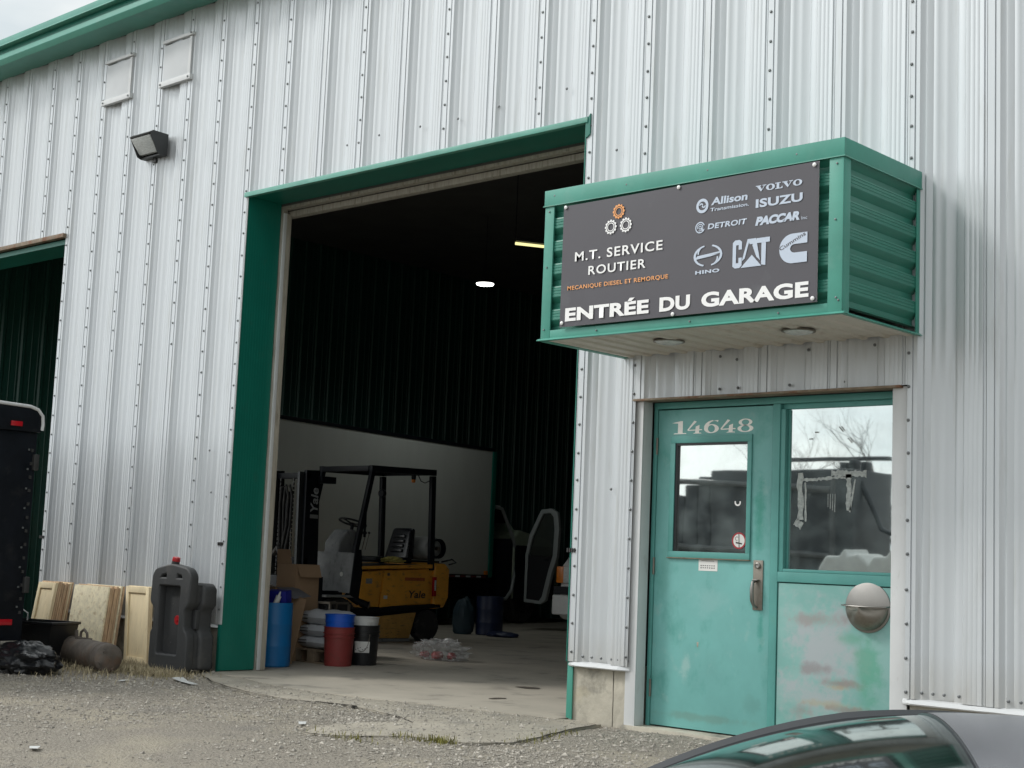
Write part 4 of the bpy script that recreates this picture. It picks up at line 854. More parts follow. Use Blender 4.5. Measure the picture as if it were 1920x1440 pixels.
b = B(); b.lathe([(.148, 0), (.148, -.006), (.143, -.009), (0, -.009)], (6.105, DY - .004, .858), n=48, axis='y'); b.build('back_plate', M_STEEL, ash, smooth=True)
b = B()
def bowl_fn(i, j):
    a = pi + pi * i; r = .138; t = j * pi / 2
    x = 6.105 + r * cos(a) * cos(t); z = .862 + r * sin(a) * cos(t) * 1.0
    y = DY - .014 - .105 * sin(t) * (abs(sin(a)) ** .35)
    dn = Vector((x - 6.03, z - .80)).length
    if dn < .035: y += .016 * (1 - dn / .035)
    return (x, y, z)
b.grid(bowl_fn, 36, 10); b.build('bowl', M_STEELD, ash, smooth=True)
b = B(); b.tube([(5.958, DY - .014, .868), (5.96, DY - .06, .866), (6.0, DY - .098, .865), (6.06, DY - .115, .864), (6.15, DY - .115, .864), (6.21, DY - .098, .865), (6.25, DY - .06, .866), (6.252, DY - .014, .868)], .0045, 8); b.build('rim', M_STEEL, ash, smooth=True)

# ------------------------------------------------------------------ things against the wall at left
GW = 'wooden panels leaning on the wall'
def leaning(name, label, x0, x1, yf, h, t, nsheet, m, me, shear=0, lean=.05, framed=False):
    """nsheet sheets side by side, back against the wall; front face at yf"""
    o = thing(name, label, 'boards', ((x0 + x1) / 2, yf, -.01), GW)
    for k in range(nsheet):
        y = yf + k * (t + .004) + R_(0, .002); hh = h + R_(-.015, .012) if k else h; dx = R_(-.006, .006) if k else 0
        B().hexa([(x0 + dx, y, -.01), (x1 + dx, y, -.01), (x1 + dx, y + t, -.01), (x0 + dx, y + t, -.01), (x0 + dx + shear, y + lean, hh), (x1 + dx + shear, y + lean, hh), (x1 + dx + shear, y + t + lean, hh), (x0 + dx + shear, y + t + lean, hh)]).build('board', m if k == 0 or k == nsheet - 2 else me, o, bev=.0015)
    if framed:
        def s(z): return shear * z / h
        def l(z): return lean * z / h
        for (a, b_, c, d) in ((x0, x0 + .045, .0, h), (x1 - .045, x1, .0, h), (x0 + .046, x1 - .046, h - .055, h), (x0 + .046, x1 - .046, .0, .05)):
            B().hexa([(a + s(c), yf - .012 + l(c), c), (b_ + s(c), yf - .012 + l(c), c), (b_ + s(c), yf - .001 + l(c), c), (a + s(c), yf - .001 + l(c), c), (a + s(d), yf - .012 + l(d), d), (b_ + s(d), yf - .012 + l(d), d), (b_ + s(d), yf - .001 + l(d), d), (a + s(d), yf - .001 + l(d), d)]).build('batten', m, o, bev=.0015)
    return o
leaning('stacked_boards', 'leftmost stack of wooden panels behind the black tub, framed front board', -2.62, -2.31, -.34, .655, .017, 9, M_WOOD, M_WOODE, lean=.10, framed=True)
leaning('stacked_boards', 'middle stack of wooden panels with a pale flake board facing front', -1.97, -1.39, -.325, .655, .018, 8, M_OSB, M_WOODE, lean=.07)
leaning('framed_boards', 'rightmost framed wooden panel beside the grey plastic caddy', -1.225, -.86, -.145, .672, .016, 2, M_WOOD, M_WOOD, shear=-.085, lean=.03, framed=True)
leaning('leaning_boards', 'narrow tan board half hidden between the framed panel and the grey caddy', -.90, -.70, -.075, .62, .016, 1, M_WOODE, M_WOODE, shear=-.04, lean=.02)
tk = thing('air_tank', 'rusty dark cylindrical air tank lying on straw in front of the wooden panels', 'tank', (-.75, -.85, 0))
# axis from back-left to front-right
ta, tb = Vector((-1.27, -.72, .118)), Vector((-.25, -.93, .112)); td = (tb - ta).normalized()
Mt = Matrix.Translation(ta) @ td.to_track_quat('Z', 'Y').to_matrix().to_4x4(); Lk = (tb - ta).length; rr = .118
b = B(Mt); b.lathe([(0, -.03), (.05, -.026), (.095, -.01), (rr, .015), (rr, .14), (rr + .004, .142), (rr + .004, .165), (rr, .167), (rr, Lk - .13), (rr + .004, Lk - .128), (rr + .004, Lk - .105), (rr, Lk - .103), (rr, Lk - .012), (.10, Lk + .008), (.05, Lk + .02), (0, Lk + .022)], n=32); b.build('shell', M_TANKS, tk, smooth=True)
b = B(Mt); b.lathe([(rr + .002, .19), (rr + .008, .19), (rr + .008, .215), (rr + .002, .215)], n=28); b.build('strap', M_TANKS, tk, smooth=True)
p = ta + td * .42 + Vector((0, 0, rr)); b = B(); b.tube([p + Vector((-.05, 0, -.01)), p + Vector((-.045, 0, .05)), p + Vector((0, 0, .075)), p + Vector((.05, 0, .045)), p + Vector((.06, 0, -.005))], .012, 8); b.box((p.x - .09, p.y - .03, p.z - .012), (p.x + .09, p.y + .03, p.z + .006)); b.build('bracket', M_TANKS, tk, bev=.002)
q = ta + td * .25 + Vector((0, 0, rr)); B().tube([q, q + Vector((-.01, 0, .06))], .016, 8).build('port', M_TANKS, tk, smooth=True)
e = tb + td * .02; b = B(Mt)
for dx, dy in ((0, -.01), (-.05, .055), (.02, -.085), (-.075, -.04)): b.tube([(dx, dy, Lk + .005), (dx, dy, Lk + .032)], .010, 8)
b.build('plug', M_TANKS, tk, smooth=True)
# grey moulded liquid caddy
cd = thing('liquid_caddy', 'grey moulded plastic liquid caddy with red cap standing by the green jamb', 'container', (-.02, -.45, 0))
CY0, CY1 = -.39, -.24
MC = Matrix.Translation((-.245, 0, 0))
b = B()
def slab(pts, y0, y1, m=M_CADDY, nm='shell', bev=.02, segs=3, par=cd): return B(MC).prism(pts, 'y', y0, y1).build(nm, m, par, bev=bev, segs=segs)
# front frame (ring around a recess), full-depth shell behind
outer_ = [(-.24, .02), (.275, .02), (.275, .30), (.215, .36), (.215, .52), (.27, .57), (.285, .80), (.235, .855), (.03, .885), (-.04, .88), (-.215, .845), (-.255, .80), (-.27, .57), (-.205, .53), (-.205, .35), (-.24, .31)]
def ringp(outl, inl, y0, y1, nm, bev):
    n = len(outl); b = B(MC); vs = [(p[0], y, p[1]) for y in (y0, y1) for p in outl + inl]; fs = []
    for k in range(n):
        m = (k + 1) % n; fs += [(k, m, n + m, n + k), (2 * n + k, 3 * n + k, 3 * n + m, 2 * n + m), (k, 2 * n + k, 2 * n + m, m), (n + k, n + m, 3 * n + m, 3 * n + k)]
    b.add(vs, fs); return b.build(nm, M_CADDY, cd, bev=bev, segs=3)
inner_ = [(-.165, .125), (.165, .125), (.165, .30), (.165, .36), (.165, .52), (.165, .60), (.165, .70), (.14, .725), (.03, .725), (-.04, .725), (-.13, .725), (-.165, .70), (-.165, .60), (-.165, .53), (-.165, .35), (-.165, .30)]
def holed_plate(loops, y0, y1, nm, bev):
    cu = bpy.data.curves.new('t', 'CURVE'); cu.dimensions = '2D'; cu.fill_mode = 'BOTH'; cu.extrude = (y1 - y0) / 2 - bev; cu.bevel_depth = bev; cu.bevel_resolution = 2
    for lp_ in loops:
        sp = cu.splines.new('POLY'); sp.points.add(len(lp_) - 1); sp.use_cyclic_u = True
        for k, q_ in enumerate(lp_): sp.points[k].co = (q_[0], q_[1], 0, 1)
    ob = bpy.data.objects.new('t', cu); COL.objects.link(ob); dg = bpy.context.evaluated_depsgraph_get(); dg.update()
    me = bpy.data.meshes.new_from_object(ob.evaluated_get(dg)); b = B(MC); b.add([(v.co.x, (y0 + y1) / 2 - v.co.z, v.co.y) for v in me.vertices], [tuple(p_.vertices) for p_ in me.polygons]); bpy.data.objects.remove(ob); bpy.data.curves.remove(cu)
    return b.build(nm, M_CADDY, cd, smooth=True)
def rounded(pts, r_, n=4):
    out = []
    for k in range(len(pts)):
        a, p_, c = Vector(pts[k - 1]), Vector(pts[k]), Vector(pts[(k + 1) % len(pts)]); d1 = (a - p_); d2 = (c - p_); q = min(r_, d1.length * .45, d2.length * .45)
        s0 = p_ + d1.normalized() * q; s1 = p_ + d2.normalized() * q
        for m_ in range(n + 1): t = m_ / n; out.append(tuple(s0.lerp(p_, t).lerp(p_.lerp(s1, t), t)))
    return out
holed_plate([rounded(outer_, .035), rounded([(-.165, .125), (.165, .125), (.165, .725), (-.165, .725)], .03), rounded([(-.165, .768), (-.045, .768), (-.055, .828), (-.13, .812)], .016), rounded([(.075, .768), (.185, .768), (.17, .815), (.085, .828)], .016)], CY0, CY0 + .085, 'front_frame', .014)
body_o = [(-.235, .02), (.27, .02), (.27, .30), (.21, .37), (.21, .51), (.265, .575), (.28, .735), (-.25, .735), (-.265, .575), (-.20, .52), (-.20, .36), (-.235, .31)]
slab(body_o, CY0 + .073, CY1, bev=.022)
# rear reservoir, with side grip columns
slab([(-.25, .02), (.30, .02), (.30, .30), (.25, .36), (.25, .50), (.31, .56), (.31, .70), (.26, .745), (-.20, .745), (-.25, .70)], CY1 - .02, CY1 + .13, nm='rear_tank', bev=.035)
slab([(.21, .36), (.262, .36), (.262, .52), (.21, .52)], CY0 + .10, CY0 + .14, nm='grip', bev=.008)
# top handle holes as dark pockets framed by bars
b = B(MC); b.tube([(-.02, CY0 + .05, .87), (-.005, CY0 + .05, .925)], .034, 16); b.build('neck', M_CADDY, cd, smooth=True)
B(MC).tube([(-.004, CY0 + .05, .922), (.003, CY0 + .05, .955)], [.036, .033], 16).build('filler_cap', M_RED, cd, bev=.004)
B(MC).lathe([(.046, 0), (.046, -.014), (.040, -.02), (.012, -.02), (.010, -.026), (0, -.026)], (.035, CY0 + .092, .425), n=20, axis='y').build('drain_cap', M_RED, cd, smooth=True)
b = B(MC)
for z in (.56, .235):
    for s in (-1, 1): b.tube([(.035 + s * .055, CY0 + .082, z + .015), (.035 + s * .075, CY0 + .080, z - .003), (.035 + s * .095, CY0 + .082, z + .003)], .008, 6)
b.build('moulded_clips', M_STEEL, cd, smooth=True)
for x in (.26, -.2):
    B(MC).lathe([(.0, -.02), (.06, -.02), (.065, 0), (.06, .02), (0, .02)], (x, CY1 + .08, .06), n=20, axis='x').build('wheel', M_BLKP, cd, smooth=True)
# ------------------------------------------------------------------ enclosed trailer, tub, bin bag
tl = thing('enclosed_trailer', 'black enclosed trailer with red marker lights at the left edge', 'trailer', (-1.6, -1.6, 0))
tx1, ty = -.68, -1.52      # right rear vertical corner; the rear face looks towards the door side
Mtr = Matrix.Translation((-.655, -1.5, 0)) @ Matrix.Rotation(rad(0), 4, 'Z')
def tb_(name, m, a, b_, bev=.004, par=tl): return B(Mtr).box(a, b_).build(name, m, par, bev=bev)
b = B(Mtr); b.box((-2.0, -.0, .235), (0.0, -.9 + .9 - .0 - .001 + .02, 1.93))
B(Mtr).box((-4.4, -2.1, .235), (-.002, -.0, 1.93)).build('body', M_BLACK, tl, bev=.006)
tb_('frame_rail', M_OLDTRIM, (-4.4, -2.1, .205), (.012, .004, .2345))
B(Mtr).prism([(-2.1, 1.931), (.012, 1.931), (.018, 1.99), (.012, 2.06), (-.03, 2.11), (-.10, 2.13), (-1.0, 2.16), (-2.1, 2.13)], 'x', -4.4, .03).build('roof_cap', M_BLACK, tl, bev=.01)
B(Mtr).tube([(.034, .018, 1.95), (.034, .022, 2.0), (.034, .014, 2.07), (.034, -.03, 2.118), (.034, -.10, 2.138), (.034, -1.0, 2.166)], .014, 8).build('roof_trim', M_WTRIM, tl, smooth=True)
tb_('door_seam', M_BRACK, (.0, -1.05, .26), (.006, -1.04, 1.92), 0); b = B(Mtr)
for k in range(13): b.box((-.004, -.05, .45 + .11 * k), (.010, -.03, .475 + .11 * k))
b.build('rivet_row', M_BRACK, tl)
tb_('upper_marker_lamp', M_REDL, (.031, -.265, 1.968), (.045, -.165, 2.008)); tb_('lower_marker_lamp', M_REDL, (.0, -.36, .36), (.012, -.10, .408))
for k_ in range(9): tb_('rivet', M_SCREW, (.0, -.075, .5 + .16 * k_), (.005, -.06, .515 + .16 * k_), 0)
for z in (.62, 1.62): tb_('hinge', M_BRACK, (-.03, -.03, z), (.030, .016, z + .13))
def tub_():
    o = thing('black_tub', 'black plastic tub with a folded rim between the trailer and the tank', 'tub', (-1.35, -.95, 0))
    b = B(); a0 = [(-1.62, -1.28), (-.98, -1.05), (-1.12, -.70), (-1.76, -.93)]
    c = Vector((sum(p[0] for p in a0) / 4, sum(p[1] for p in a0) / 4))
    def rg(s, z): return [((p[0] - c.x) * s + c.x, (p[1] - c.y) * s + c.y, z) for p in a0]
    r0, r1, r2, r3, r4, r5 = rg(.86, .0), rg(1.0, .335), rg(1.05, .338), rg(1.05, .36), rg(.99, .36), rg(.84, .012)
    b.add(r0 + r1 + r2 + r3 + r4 + r5, [(3, 2, 1, 0)] + [(4 * s + i, 4 * s + (i + 1) % 4, 4 * s + 4 + (i + 1) % 4, 4 * s + 4 + i) for s in range(5) for i in range(4)] + [(20, 21, 22, 23)])
    b.build('tub_shell', M_BLKP, o, bev=.012, segs=2)
    B().tube([(-1.55, -1.1, .34), (-1.50, -1.1, .42), (-1.42, -1.08, .45), (-1.36, -1.06, .42), (-1.38, -1.05, .36)], .007, 6).build('rope_handle', M_WHITE, o, smooth=True)
tub_()
def lumpy(name, c, r, m, amp, seed, n=40, freq=3.0, flat=.0, par=None):
    b = B(); vs = []
    for j in range(n // 2 + 1):
        th = pi * j / (n // 2)
        for i in range(n):
            ph = 2 * pi * i / n; d = Vector((sin(th) * cos(ph), sin(th) * sin(ph), cos(th)))
            k = 1 + amp * noise.noise(d * freq + Vector((seed, 0, 0))) + amp * .5 * (abs(noise.noise(d * freq * 2.7 + Vector((0, seed, 0)))) - .3)
            p = Vector((c[0] + d.x * r[0] * k, c[1] + d.y * r[1] * k, c[2] + d.z * r[2] * k)); p.z = max(p.z, flat); vs.append(p)
    b.add(vs, [(j * n + i, j * n + (i + 1) % n, (j + 1) * n + (i + 1) % n, (j + 1) * n + i) for j in range(n // 2) for i in range(n)])
    return b.build(name, m, par, smooth=True)
tagged(lumpy('bin_bag', (-.50, -1.55, .09), (.34, .26, .15), M_TBAG, .19, 4, n=84, freq=3.1, flat=-.01), 'crumpled black bin bag on the ground below the trailer', 'bag')

# litter
def litter(pts, label, m=M_WHITE):
    b = B(); z0 = gz(pts[0][1]) + .012; vs = [(x, y, z0 + h) for x, y, h in pts]; vs2 = [(x, y, z - .0015) for x, y, z in vs]; n = len(pts)
    b.add(vs + vs2, [tuple(range(n)), tuple(range(2 * n - 1, n - 1, -1))] + [(i, (i + 1) % n, n + (i + 1) % n, n + i) for i in range(n)])
    tagged(b.build('paper_scrap', m), label, 'litter', 'scraps lying on the gravel')
litter([(.43, -.74, .012), (.50, -.72, .016), (.72, -.83, .008), (.93, -.88, .003), (.92, -.93, .003), (.70, -.89, .006), (.46, -.80, .010)], 'long crumpled white paper strip on the ground near the grey caddy')
litter([(3.26, -1.80, .004), (3.29, -1.76, .006), (3.38, -1.84, .004), (3.35, -1.87, .002)], 'small white scrap in the middle of the gravel before the open door')
litter([(.40, -1.22, .002), (.45, -1.19, .006), (.50, -1.27, .004), (.46, -1.29, .002)], 'small pale scrap on gravel left of the paper strip')
litter([(2.88, -3.40, .002), (2.93, -3.36, .006), (3.00, -3.42, .004), (2.95, -3.44, .002)], 'tiny white scrap near the lower left corner of the gravel')

# ------------------------------------------------------------------ drum, pails, bags and boxes inside the door
def drum(name, c, r, h, m, label, grp=None, label_part=None):
    o = thing(name, label, 'drum', c, grp); x, y, z = c
    B().lathe([(r * .93, .0), (r, .012), (r * 1.0, h * .3), (r * 1.012, h * .32), (r * 1.012, h * .335), (r, h * .355), (r, h * .64), (r * 1.012, h * .66), (r * 1.012, h * .675), (r, h * .695), (r, h), (r * .96, h), (r * .95, h * .9), (r * .95, .03), (0, .03)], c, 36).build('shell', m, o, smooth=True)
    return o
drum('blue_drum', (-.31, .80, .004), .168, .575, M_BDRUM, 'bright blue open plastic drum full of rubbish inside the left jamb')
o = thing('indigo_carton', 'deep blue carton sticking out of the blue drum', 'carton', (-.28, .83, .50)); Mi = Matrix.Translation((-.28, .83, .48)) @ Matrix.Rotation(rad(25), 4, 'Z') @ Matrix.Rotation(rad(8), 4, 'X')
B(Mi).box((-.10, -.06, 0), (.10, .06, .21)).build('box', M_INDIGO, o, bev=.003)
o = thing('red_capped_bottle', 'small clear bottle with an orange red cap in the blue drum', 'bottle', (-.36, .68, .48))
B().tube([(-.33, .71, .46), (-.345, .70, .56), (-.365, .69, .60)], [.03, .028, .014], 14).build('bottle_body', M_LENS, o, smooth=True); B().tube([(-.365, .69, .600), (-.378, .684, .635)], .019, 12).build('cap', M_RED, o, smooth=True)
o = thing('sealant_tube', 'white sealant cartridge with pointed nozzle leaning in the blue drum', 'cartridge', (-.20, .74, .48))
B().tube([(-.235, .72, .50), (-.185, .745, .64)], .026, 14).build('cartridge_body', M_WHITE, o, smooth=True); B().tube([(-.185, .745, .64), (-.172, .75, .682)], [.014, .005], 10).build('nozzle', M_WHITE, o, smooth=True)
cb_ = thing('cardboard_box', 'tall brown cardboard box with its flap up behind the blue drum', 'box', (-.80, 1.50, .004))
Mc = Matrix.Translation((-.80, 1.50, .004)) @ Matrix.Rotation(rad(4), 4, 'Z')
B(Mc).box((-.20, -.14, 0), (.07, .17, .92)).build('carton_body', M_CARD, cb_, bev=.003)
B(Mc).hexa([(-.20, -.142, .922), (.0, -.142, .922), (.0, -.138, .922), (-.20, -.138, .922), (-.19, -.16, 1.06), (-.01, -.16, 1.06), (-.01, -.156, 1.06), (-.19, -.156, 1.06)]).build('flap', M_CARD, cb_)
B(Mc).hexa([(.072, -.14, .922), (.076, -.14, .922), (.076, .16, .922), (.072, .16, .922), (.12, -.13, .80), (.124, -.13, .80), (.124, .15, .80), (.12, .15, .80)]).build('flap', M_CARD, cb_)
o = thing('cardboard_sheet', 'flattened cardboard leaning between the blue drum and the bags', 'cardboard', (-.43, 1.10, .004))
B().hexa([(-.66, 1.08, .004), (-.455, 1.15, .004), (-.456, 1.156, .004), (-.661, 1.086, .004), (-.66, 1.22, .66), (-.455, 1.29, .60), (-.456, 1.296, .60), (-.661, 1.226, .66)]).build('sheet', M_CARD, o)
o = thing('open_carton', 'open white lined carton with grey flaps on the clutter behind the blue drum', 'carton', (-.95, 1.25, .5))
Mo = Matrix.Translation((-.92, 1.22, .004)) @ Matrix.Rotation(rad(12), 4, 'Z'); B(Mo).box((-.17, -.15, 0), (.20, .15, .70)).build('carton_body', M_CARD, o, bev=.003)
B(Mo).hexa([(-.17, -.152, .70), (.20, -.152, .70), (.20, -.148, .70), (-.17, -.148, .70), (-.16, -.27, .77), (.21, -.27, .73), (.21, -.266, .73), (-.16, -.266, .77)]).build('flap', M_PAPER, o)
B(Mo).hexa([(.201, -.15, .70), (.205, -.15, .70), (.205, .15, .70), (.201, .15, .70), (.40, -.13, .60), (.404, -.13, .60), (.404, .13, .62), (.40, .13, .62)]).build('flap', mat('grey_card', (.16, .16, .18), .8), o)
o = thing('dark_machine', 'dark dusty machine half hidden behind the left jamb', 'machine', (-1.5, 1.9, .004))
B().box((-1.75, 1.75, .004), (-1.30, 2.2, .80)).build('cabinet', M_BLACK, o, bev=.01); B().tube([(-1.45, 1.78, .80), (-1.43, 1.75, .98), (-1.50, 1.75, 1.08), (-1.62, 1.8, 1.02)], .03, 10).build('hose', M_RUB, o, smooth=True); B().lathe([(.12, 0), (.13, .03), (.10, .10), (0, .12)], (-1.5, 1.95, .80), 18).build('cover', M_COWL, o, smooth=True)
# pallet with three bags
pa = thing('small_pallet', 'small weathered wooden pallet under the pale bags', 'pallet', (-.56, 1.62, .004))
for k in range(5): B().box((-.82 + .13 * k, 1.42, .118), (-.72 + .13 * k, 1.86, .134)).build('deck_board', M_PWOOD, pa, bev=.002)
for x in (-.82, -.56, -.30):
    for y in (1.42, 1.78): B().box((x, y, .018), (x + .10, y + .08, .117)).build('block', M_PWOOD, pa, bev=.002)
for y in (1.42, 1.78): B().box((-.82, y, .004), (-.20, y + .08, .0175)).build('bottom_board', M_PWOOD, pa, bev=.002)
def sack(label, cx, cy, z, h, seed):
    o = thing('filled_bag', label, 'bag', (cx, cy, z), 'pale bags stacked on the pallet'); b = B(); nu, nv = 34, 20
    def fn(i, j, s):
        u, v = i * 2 - 1, j * 2 - 1; e = max(0, 1 - abs(u) ** 5) ** .5 * max(0, 1 - abs(v) ** 5) ** .5
        k = .5 + .5 * e; x = cx + u * .245 * (1 - .05 * v * v); y = cy + v * .20 * (1 - .05 * u * u)
        zz = z + h / 2 + s * h / 2 * e * (1 + .28 * noise.noise(Vector((u * 2.2, v * 2.2, seed + s)))) + .004 * noise.noise(Vector((u * 9, v * 9, seed)))
        return (x, y, max(z, zz))
    b.grid(lambda i, j: fn(i, j, 1), nu, nv); b.grid(lambda i, j: fn(i, j, -1), nu, nv); b.build('sack', M_BAGW, o, smooth=True)
    q = B()
    for k in range(2):
        zz = z + h * (.62 - .24 * k); q.box((cx - .21, cy - .2045, zz), (cx - .06, cy - .2035, zz + .008))
    q.build('printed_line', M_INK, o)
for k, lb in enumerate(('bottom pale bag of the three on the pallet', 'middle pale bag of the three on the pallet', 'topmost pale bag of the three on the pallet, bulging')): sack(lb, -.53 + .012 * (k % 2), 1.635, .137 + .112 * k, .118 if k < 2 else .135, k * 7)
o = thing('metal_rack', 'small dull metal rack behind the pale bags', 'rack', (-.99, 2.0, .3))
for a, b_ in (((-1.10, 1.95, .004), (-1.08, 1.97, .54)), ((-.90, 1.95, .004), (-.88, 1.97, .54)), ((-1.10, 1.95, .54), (-.88, 1.97, .56)), ((-1.10, 2.2, .004), (-1.08, 2.22, .54)), ((-.90, 2.2, .004), (-.88, 2.22, .54)), ((-1.10, 1.97, .54), (-1.08, 2.2, .56)), ((-.90, 1.97, .54), (-.88, 2.2, .56))): B().box(a, b_).build('rail', M_STEELD, o)
def pail(name, c, r, h, m, label, handle=True, grp=None):
    o = thing(name, label, 'pail', c, grp); x, y, z = c
    B().lathe([(r * .86, 0), (r * .87, .006), (r * .955, h * .72), (r * 1.03, h * .725), (r * 1.03, h * .745), (r * .965, h * .75), (r * .97, h * .82), (r * 1.04, h * .825), (r * 1.04, h * .845), (r * .975, h * .85), (r * .985, h * .975), (r * 1.02, h * .98), (r * 1.02, h), (r * .95, h), (r * .94, h * .9), (r * .82, .01), (0, .01)], c, 40).build('shell', m, o, smooth=True)
    if handle: 
        pts = [(x + r * 1.05 * cos(a) * .7 + r * .7, y - r * .6 - .03, z + h * .8 - .17 * sin(a)) for a in [pi * k / 10 for k in range(11)]]
        B().tube(pts, .003, 6).build('wire_handle', M_STEELD, o, smooth=True)
    return o
pail('maroon_pail', (-.165, 1.47, .004), .145, .36, M_MAROON, 'dark red plastic pail on the floor beside the bags', False)
def nested(name, c, r, hv, m, label):
    o = thing(name, label, 'pail', c); B().lathe([(r * .90, -.10), (r * .97, hv * .35), (r * 1.0, hv * .36), (r * 1.0, hv * .42), (r * .98, hv * .43), (r * 1.0, hv * .9), (r * 1.04, hv * .92), (r * 1.04, hv), (r * .96, hv), (r * .94, hv * .8), (r * .85, -.08), (0, -.08)], c, 40).build('shell', m, o, smooth=True)
nested('blue_pail', (-.165, 1.47, .364), .138, .115, M_BBLUE, 'bright blue pail nested in the dark red pail')
bp = pail('black_pail', (-.185, 1.80, .004), .148, .375, M_BLKP, 'black plastic pail with a white paper label beside the dark red pail', True)
b = B(); b.lathe([(.1375, .12), (.1425, .225)], (-.185, 1.80, .004), 14, 'z', rad(-78), rad(-18)); b.build('paper_label', M_PAPER, bp, smooth=True)
b = B()
for k in range(6): a = rad(-72 + 9 * k); b.box((-.185 + .144 * cos(a) - .005, 1.80 + .144 * sin(a) - .001, .15 + .01 * (k % 3)), (-.185 + .144 * cos(a) + .006, 1.80 + .144 * sin(a) + .001, .156 + .01 * (k % 3)))
b.build('label_print', M_INK, bp)
nested('white_pail', (-.185, 1.80, .379), .135, .075, M_WHITE, 'dirty white pail nested in the black pail')
o = thing('plastic_wrapped_parts', 'red parts in a crumpled clear plastic bag on the garage floor', 'bag', (-.45, 3.1, .004))
for dx, dy, r in ((-.17, -.02, .05), (-.06, .03, .06), (.02, -.03, .05), (.12, .05, .045)): B().lathe([(0, 0), (r, .01), (r * 1.1, .04), (r * .7, .07), (r * .6, .06), (0, .055)], (-.45 + dx, 3.07 + dy * 1.5, .012), 14).build('red_part', M_RED, o, smooth=True)
q = lumpy('film', (0, 0, .085), (.31, .20, .115), G_FILM, .5, 9, n=60, freq=4.2, flat=.002); q.parent = o; q.location = (0, 0, 0)
q.data.transform(Matrix.Translation((.02, -.02, 0)))

# ------------------------------------------------------------------ forklift
fk = thing('forklift', 'old yellow forklift with black overhead guard, seat and gas cylinder parked in the garage', 'forklift', (-3.4, 4.6, .004))
xn, xf = -2.90, -3.90     # near and far side
def fb(name, m, a, b_, bev=.006, par=fk, **k): return B().box(a, b_).build(name, m, par, bev=bev, **k)
def both(name, m, poly, t, bev=.008):   # side plates on near and far side
    B().prism(poly, 'x', xn - t, xn).build(name, m, fk, bev=bev); B().prism(poly, 'x', xf, xf + t).build(name, m, fk, bev=bev)
B().prism([(4.40, .40), (5.36, .46), (5.36, .90), (4.46, .86)], 'x', xf + .03, xn - .03).build('engine_housing', M_YEL, fk, bev=.01)
both('side_cover', M_YEL, [(4.46, .415), (5.30, .485), (5.27, .835), (4.86, .865), (4.52, .855)], .028, .012)
both('front_side_cover', M_YEL, [(4.12, .43), (4.44, .42), (4.49, .855), (4.16, .84)], .022)
both('deck_edge', M_YEL, [(4.14, .868), (5.33, .905), (5.33, .955), (4.14, .905)], .035)
B().prism([(4.10, .87), (5.35, .91), (5.35, .945), (4.10, .90)], 'x', xf + .036, xn - .036).build('hood', M_BLACK, fk, bev=.004)
both('chassis_rail', M_BLACK, [(3.95, .33), (5.50, .42), (5.50, .47), (4.0, .40)], .04)
both('step_panel', M_YEL2, [(4.25, .05), (4.98, .045), (5.08, .36), (4.2, .29)], .02)
both('step_foot', M_COWL, [(4.15, .005), (5.0, .005), (4.985, .043), (4.2, .045)], .05)
fb('belly', M_BLACK, (xf + .06, 3.9, .10), (xn - .06, 5.4, .40))
B().prism([(5.37, .40), (5.56, .42), (5.64, .55), (5.64, .90), (5.56, .97), (5.37, .975)], 'x', xf, xn).build('counterweight', M_YEL, fk, bev=.03, segs=3)
fb('tail_light', M_REDL, (xn + .001, 5.33, .56), (xn + .03, 5.38, .80), .004); fb('tail_light_lens', M_LENS, (xn + .0305, 5.345, .63), (xn + .036, 5.37, .76), .002)
M_RIM = mat('dusty_rim', (.46, .46, .44), .6, var=.15)
def wheel(name, x, y, r, w, hubc=M_RIM):
    o = B().lathe([(r * .55, 0), (r * .62, -.01), (r * .93, -.012), (r, .02), (r, w - .02), (r * .93, w), (r * .6, w)], (x - w, y, r), 32, 'x').build(name, M_RUB, fk, smooth=True)
    o2 = B().lathe([(0, w - .03), (r * .16, w - .03), (r * .18, w - .01), (r * .25, w - .01), (r * .26, w - .05), (r * .45, w - .06), (r * .52, w - .01), (r * .60, w - .004), (r * .62, w - .02), (r * .60, .02), (0, .02)], (x - w, y, r), 28, 'x').build('rim', hubc, o, smooth=True)
    q = B()
    for k in range(24): a = 2 * pi * k / 24; q.bar((x - w + .02, y + r * cos(a), r + r * sin(a)), (x - .02, y + r * cos(a + .12), r + r * sin(a + .12)), .018, .012)
    q.build('tread', M_RUB, o, kind='stuff')
    return o
wheel('rear_wheel', xn - .02, 5.31, .195, .15); wheel('rear_wheel', xf + .17, 5.31, .195, .15); wheel('front_wheel', xn - .01, 3.87, .26, .18); wheel('front_wheel', xf + .19, 3.87, .26, .18)
# wheel arch / drive axle clutter
fb('fender', M_COWL, (xn - .20, 3.62, .53), (xn - .01, 4.10, .555), .006); fb('axle_bracket', M_BLACK, (xn - .30, 3.66, .28), (xn - .22, 4.05, .60)); B().tube([(xn - .12, 4.02, .58), (xn - .02, 4.14, .48), (xn + .03, 4.24, .44)], .045, 12).build('tilt_cylinder', M_BLACK, fk, smooth=True)
B().tube([(xn + .03, 4.24, .44), (xn + .035, 4.25, .437)], .055, 14).build('cylinder_end', M_STEELD, fk, smooth=True)
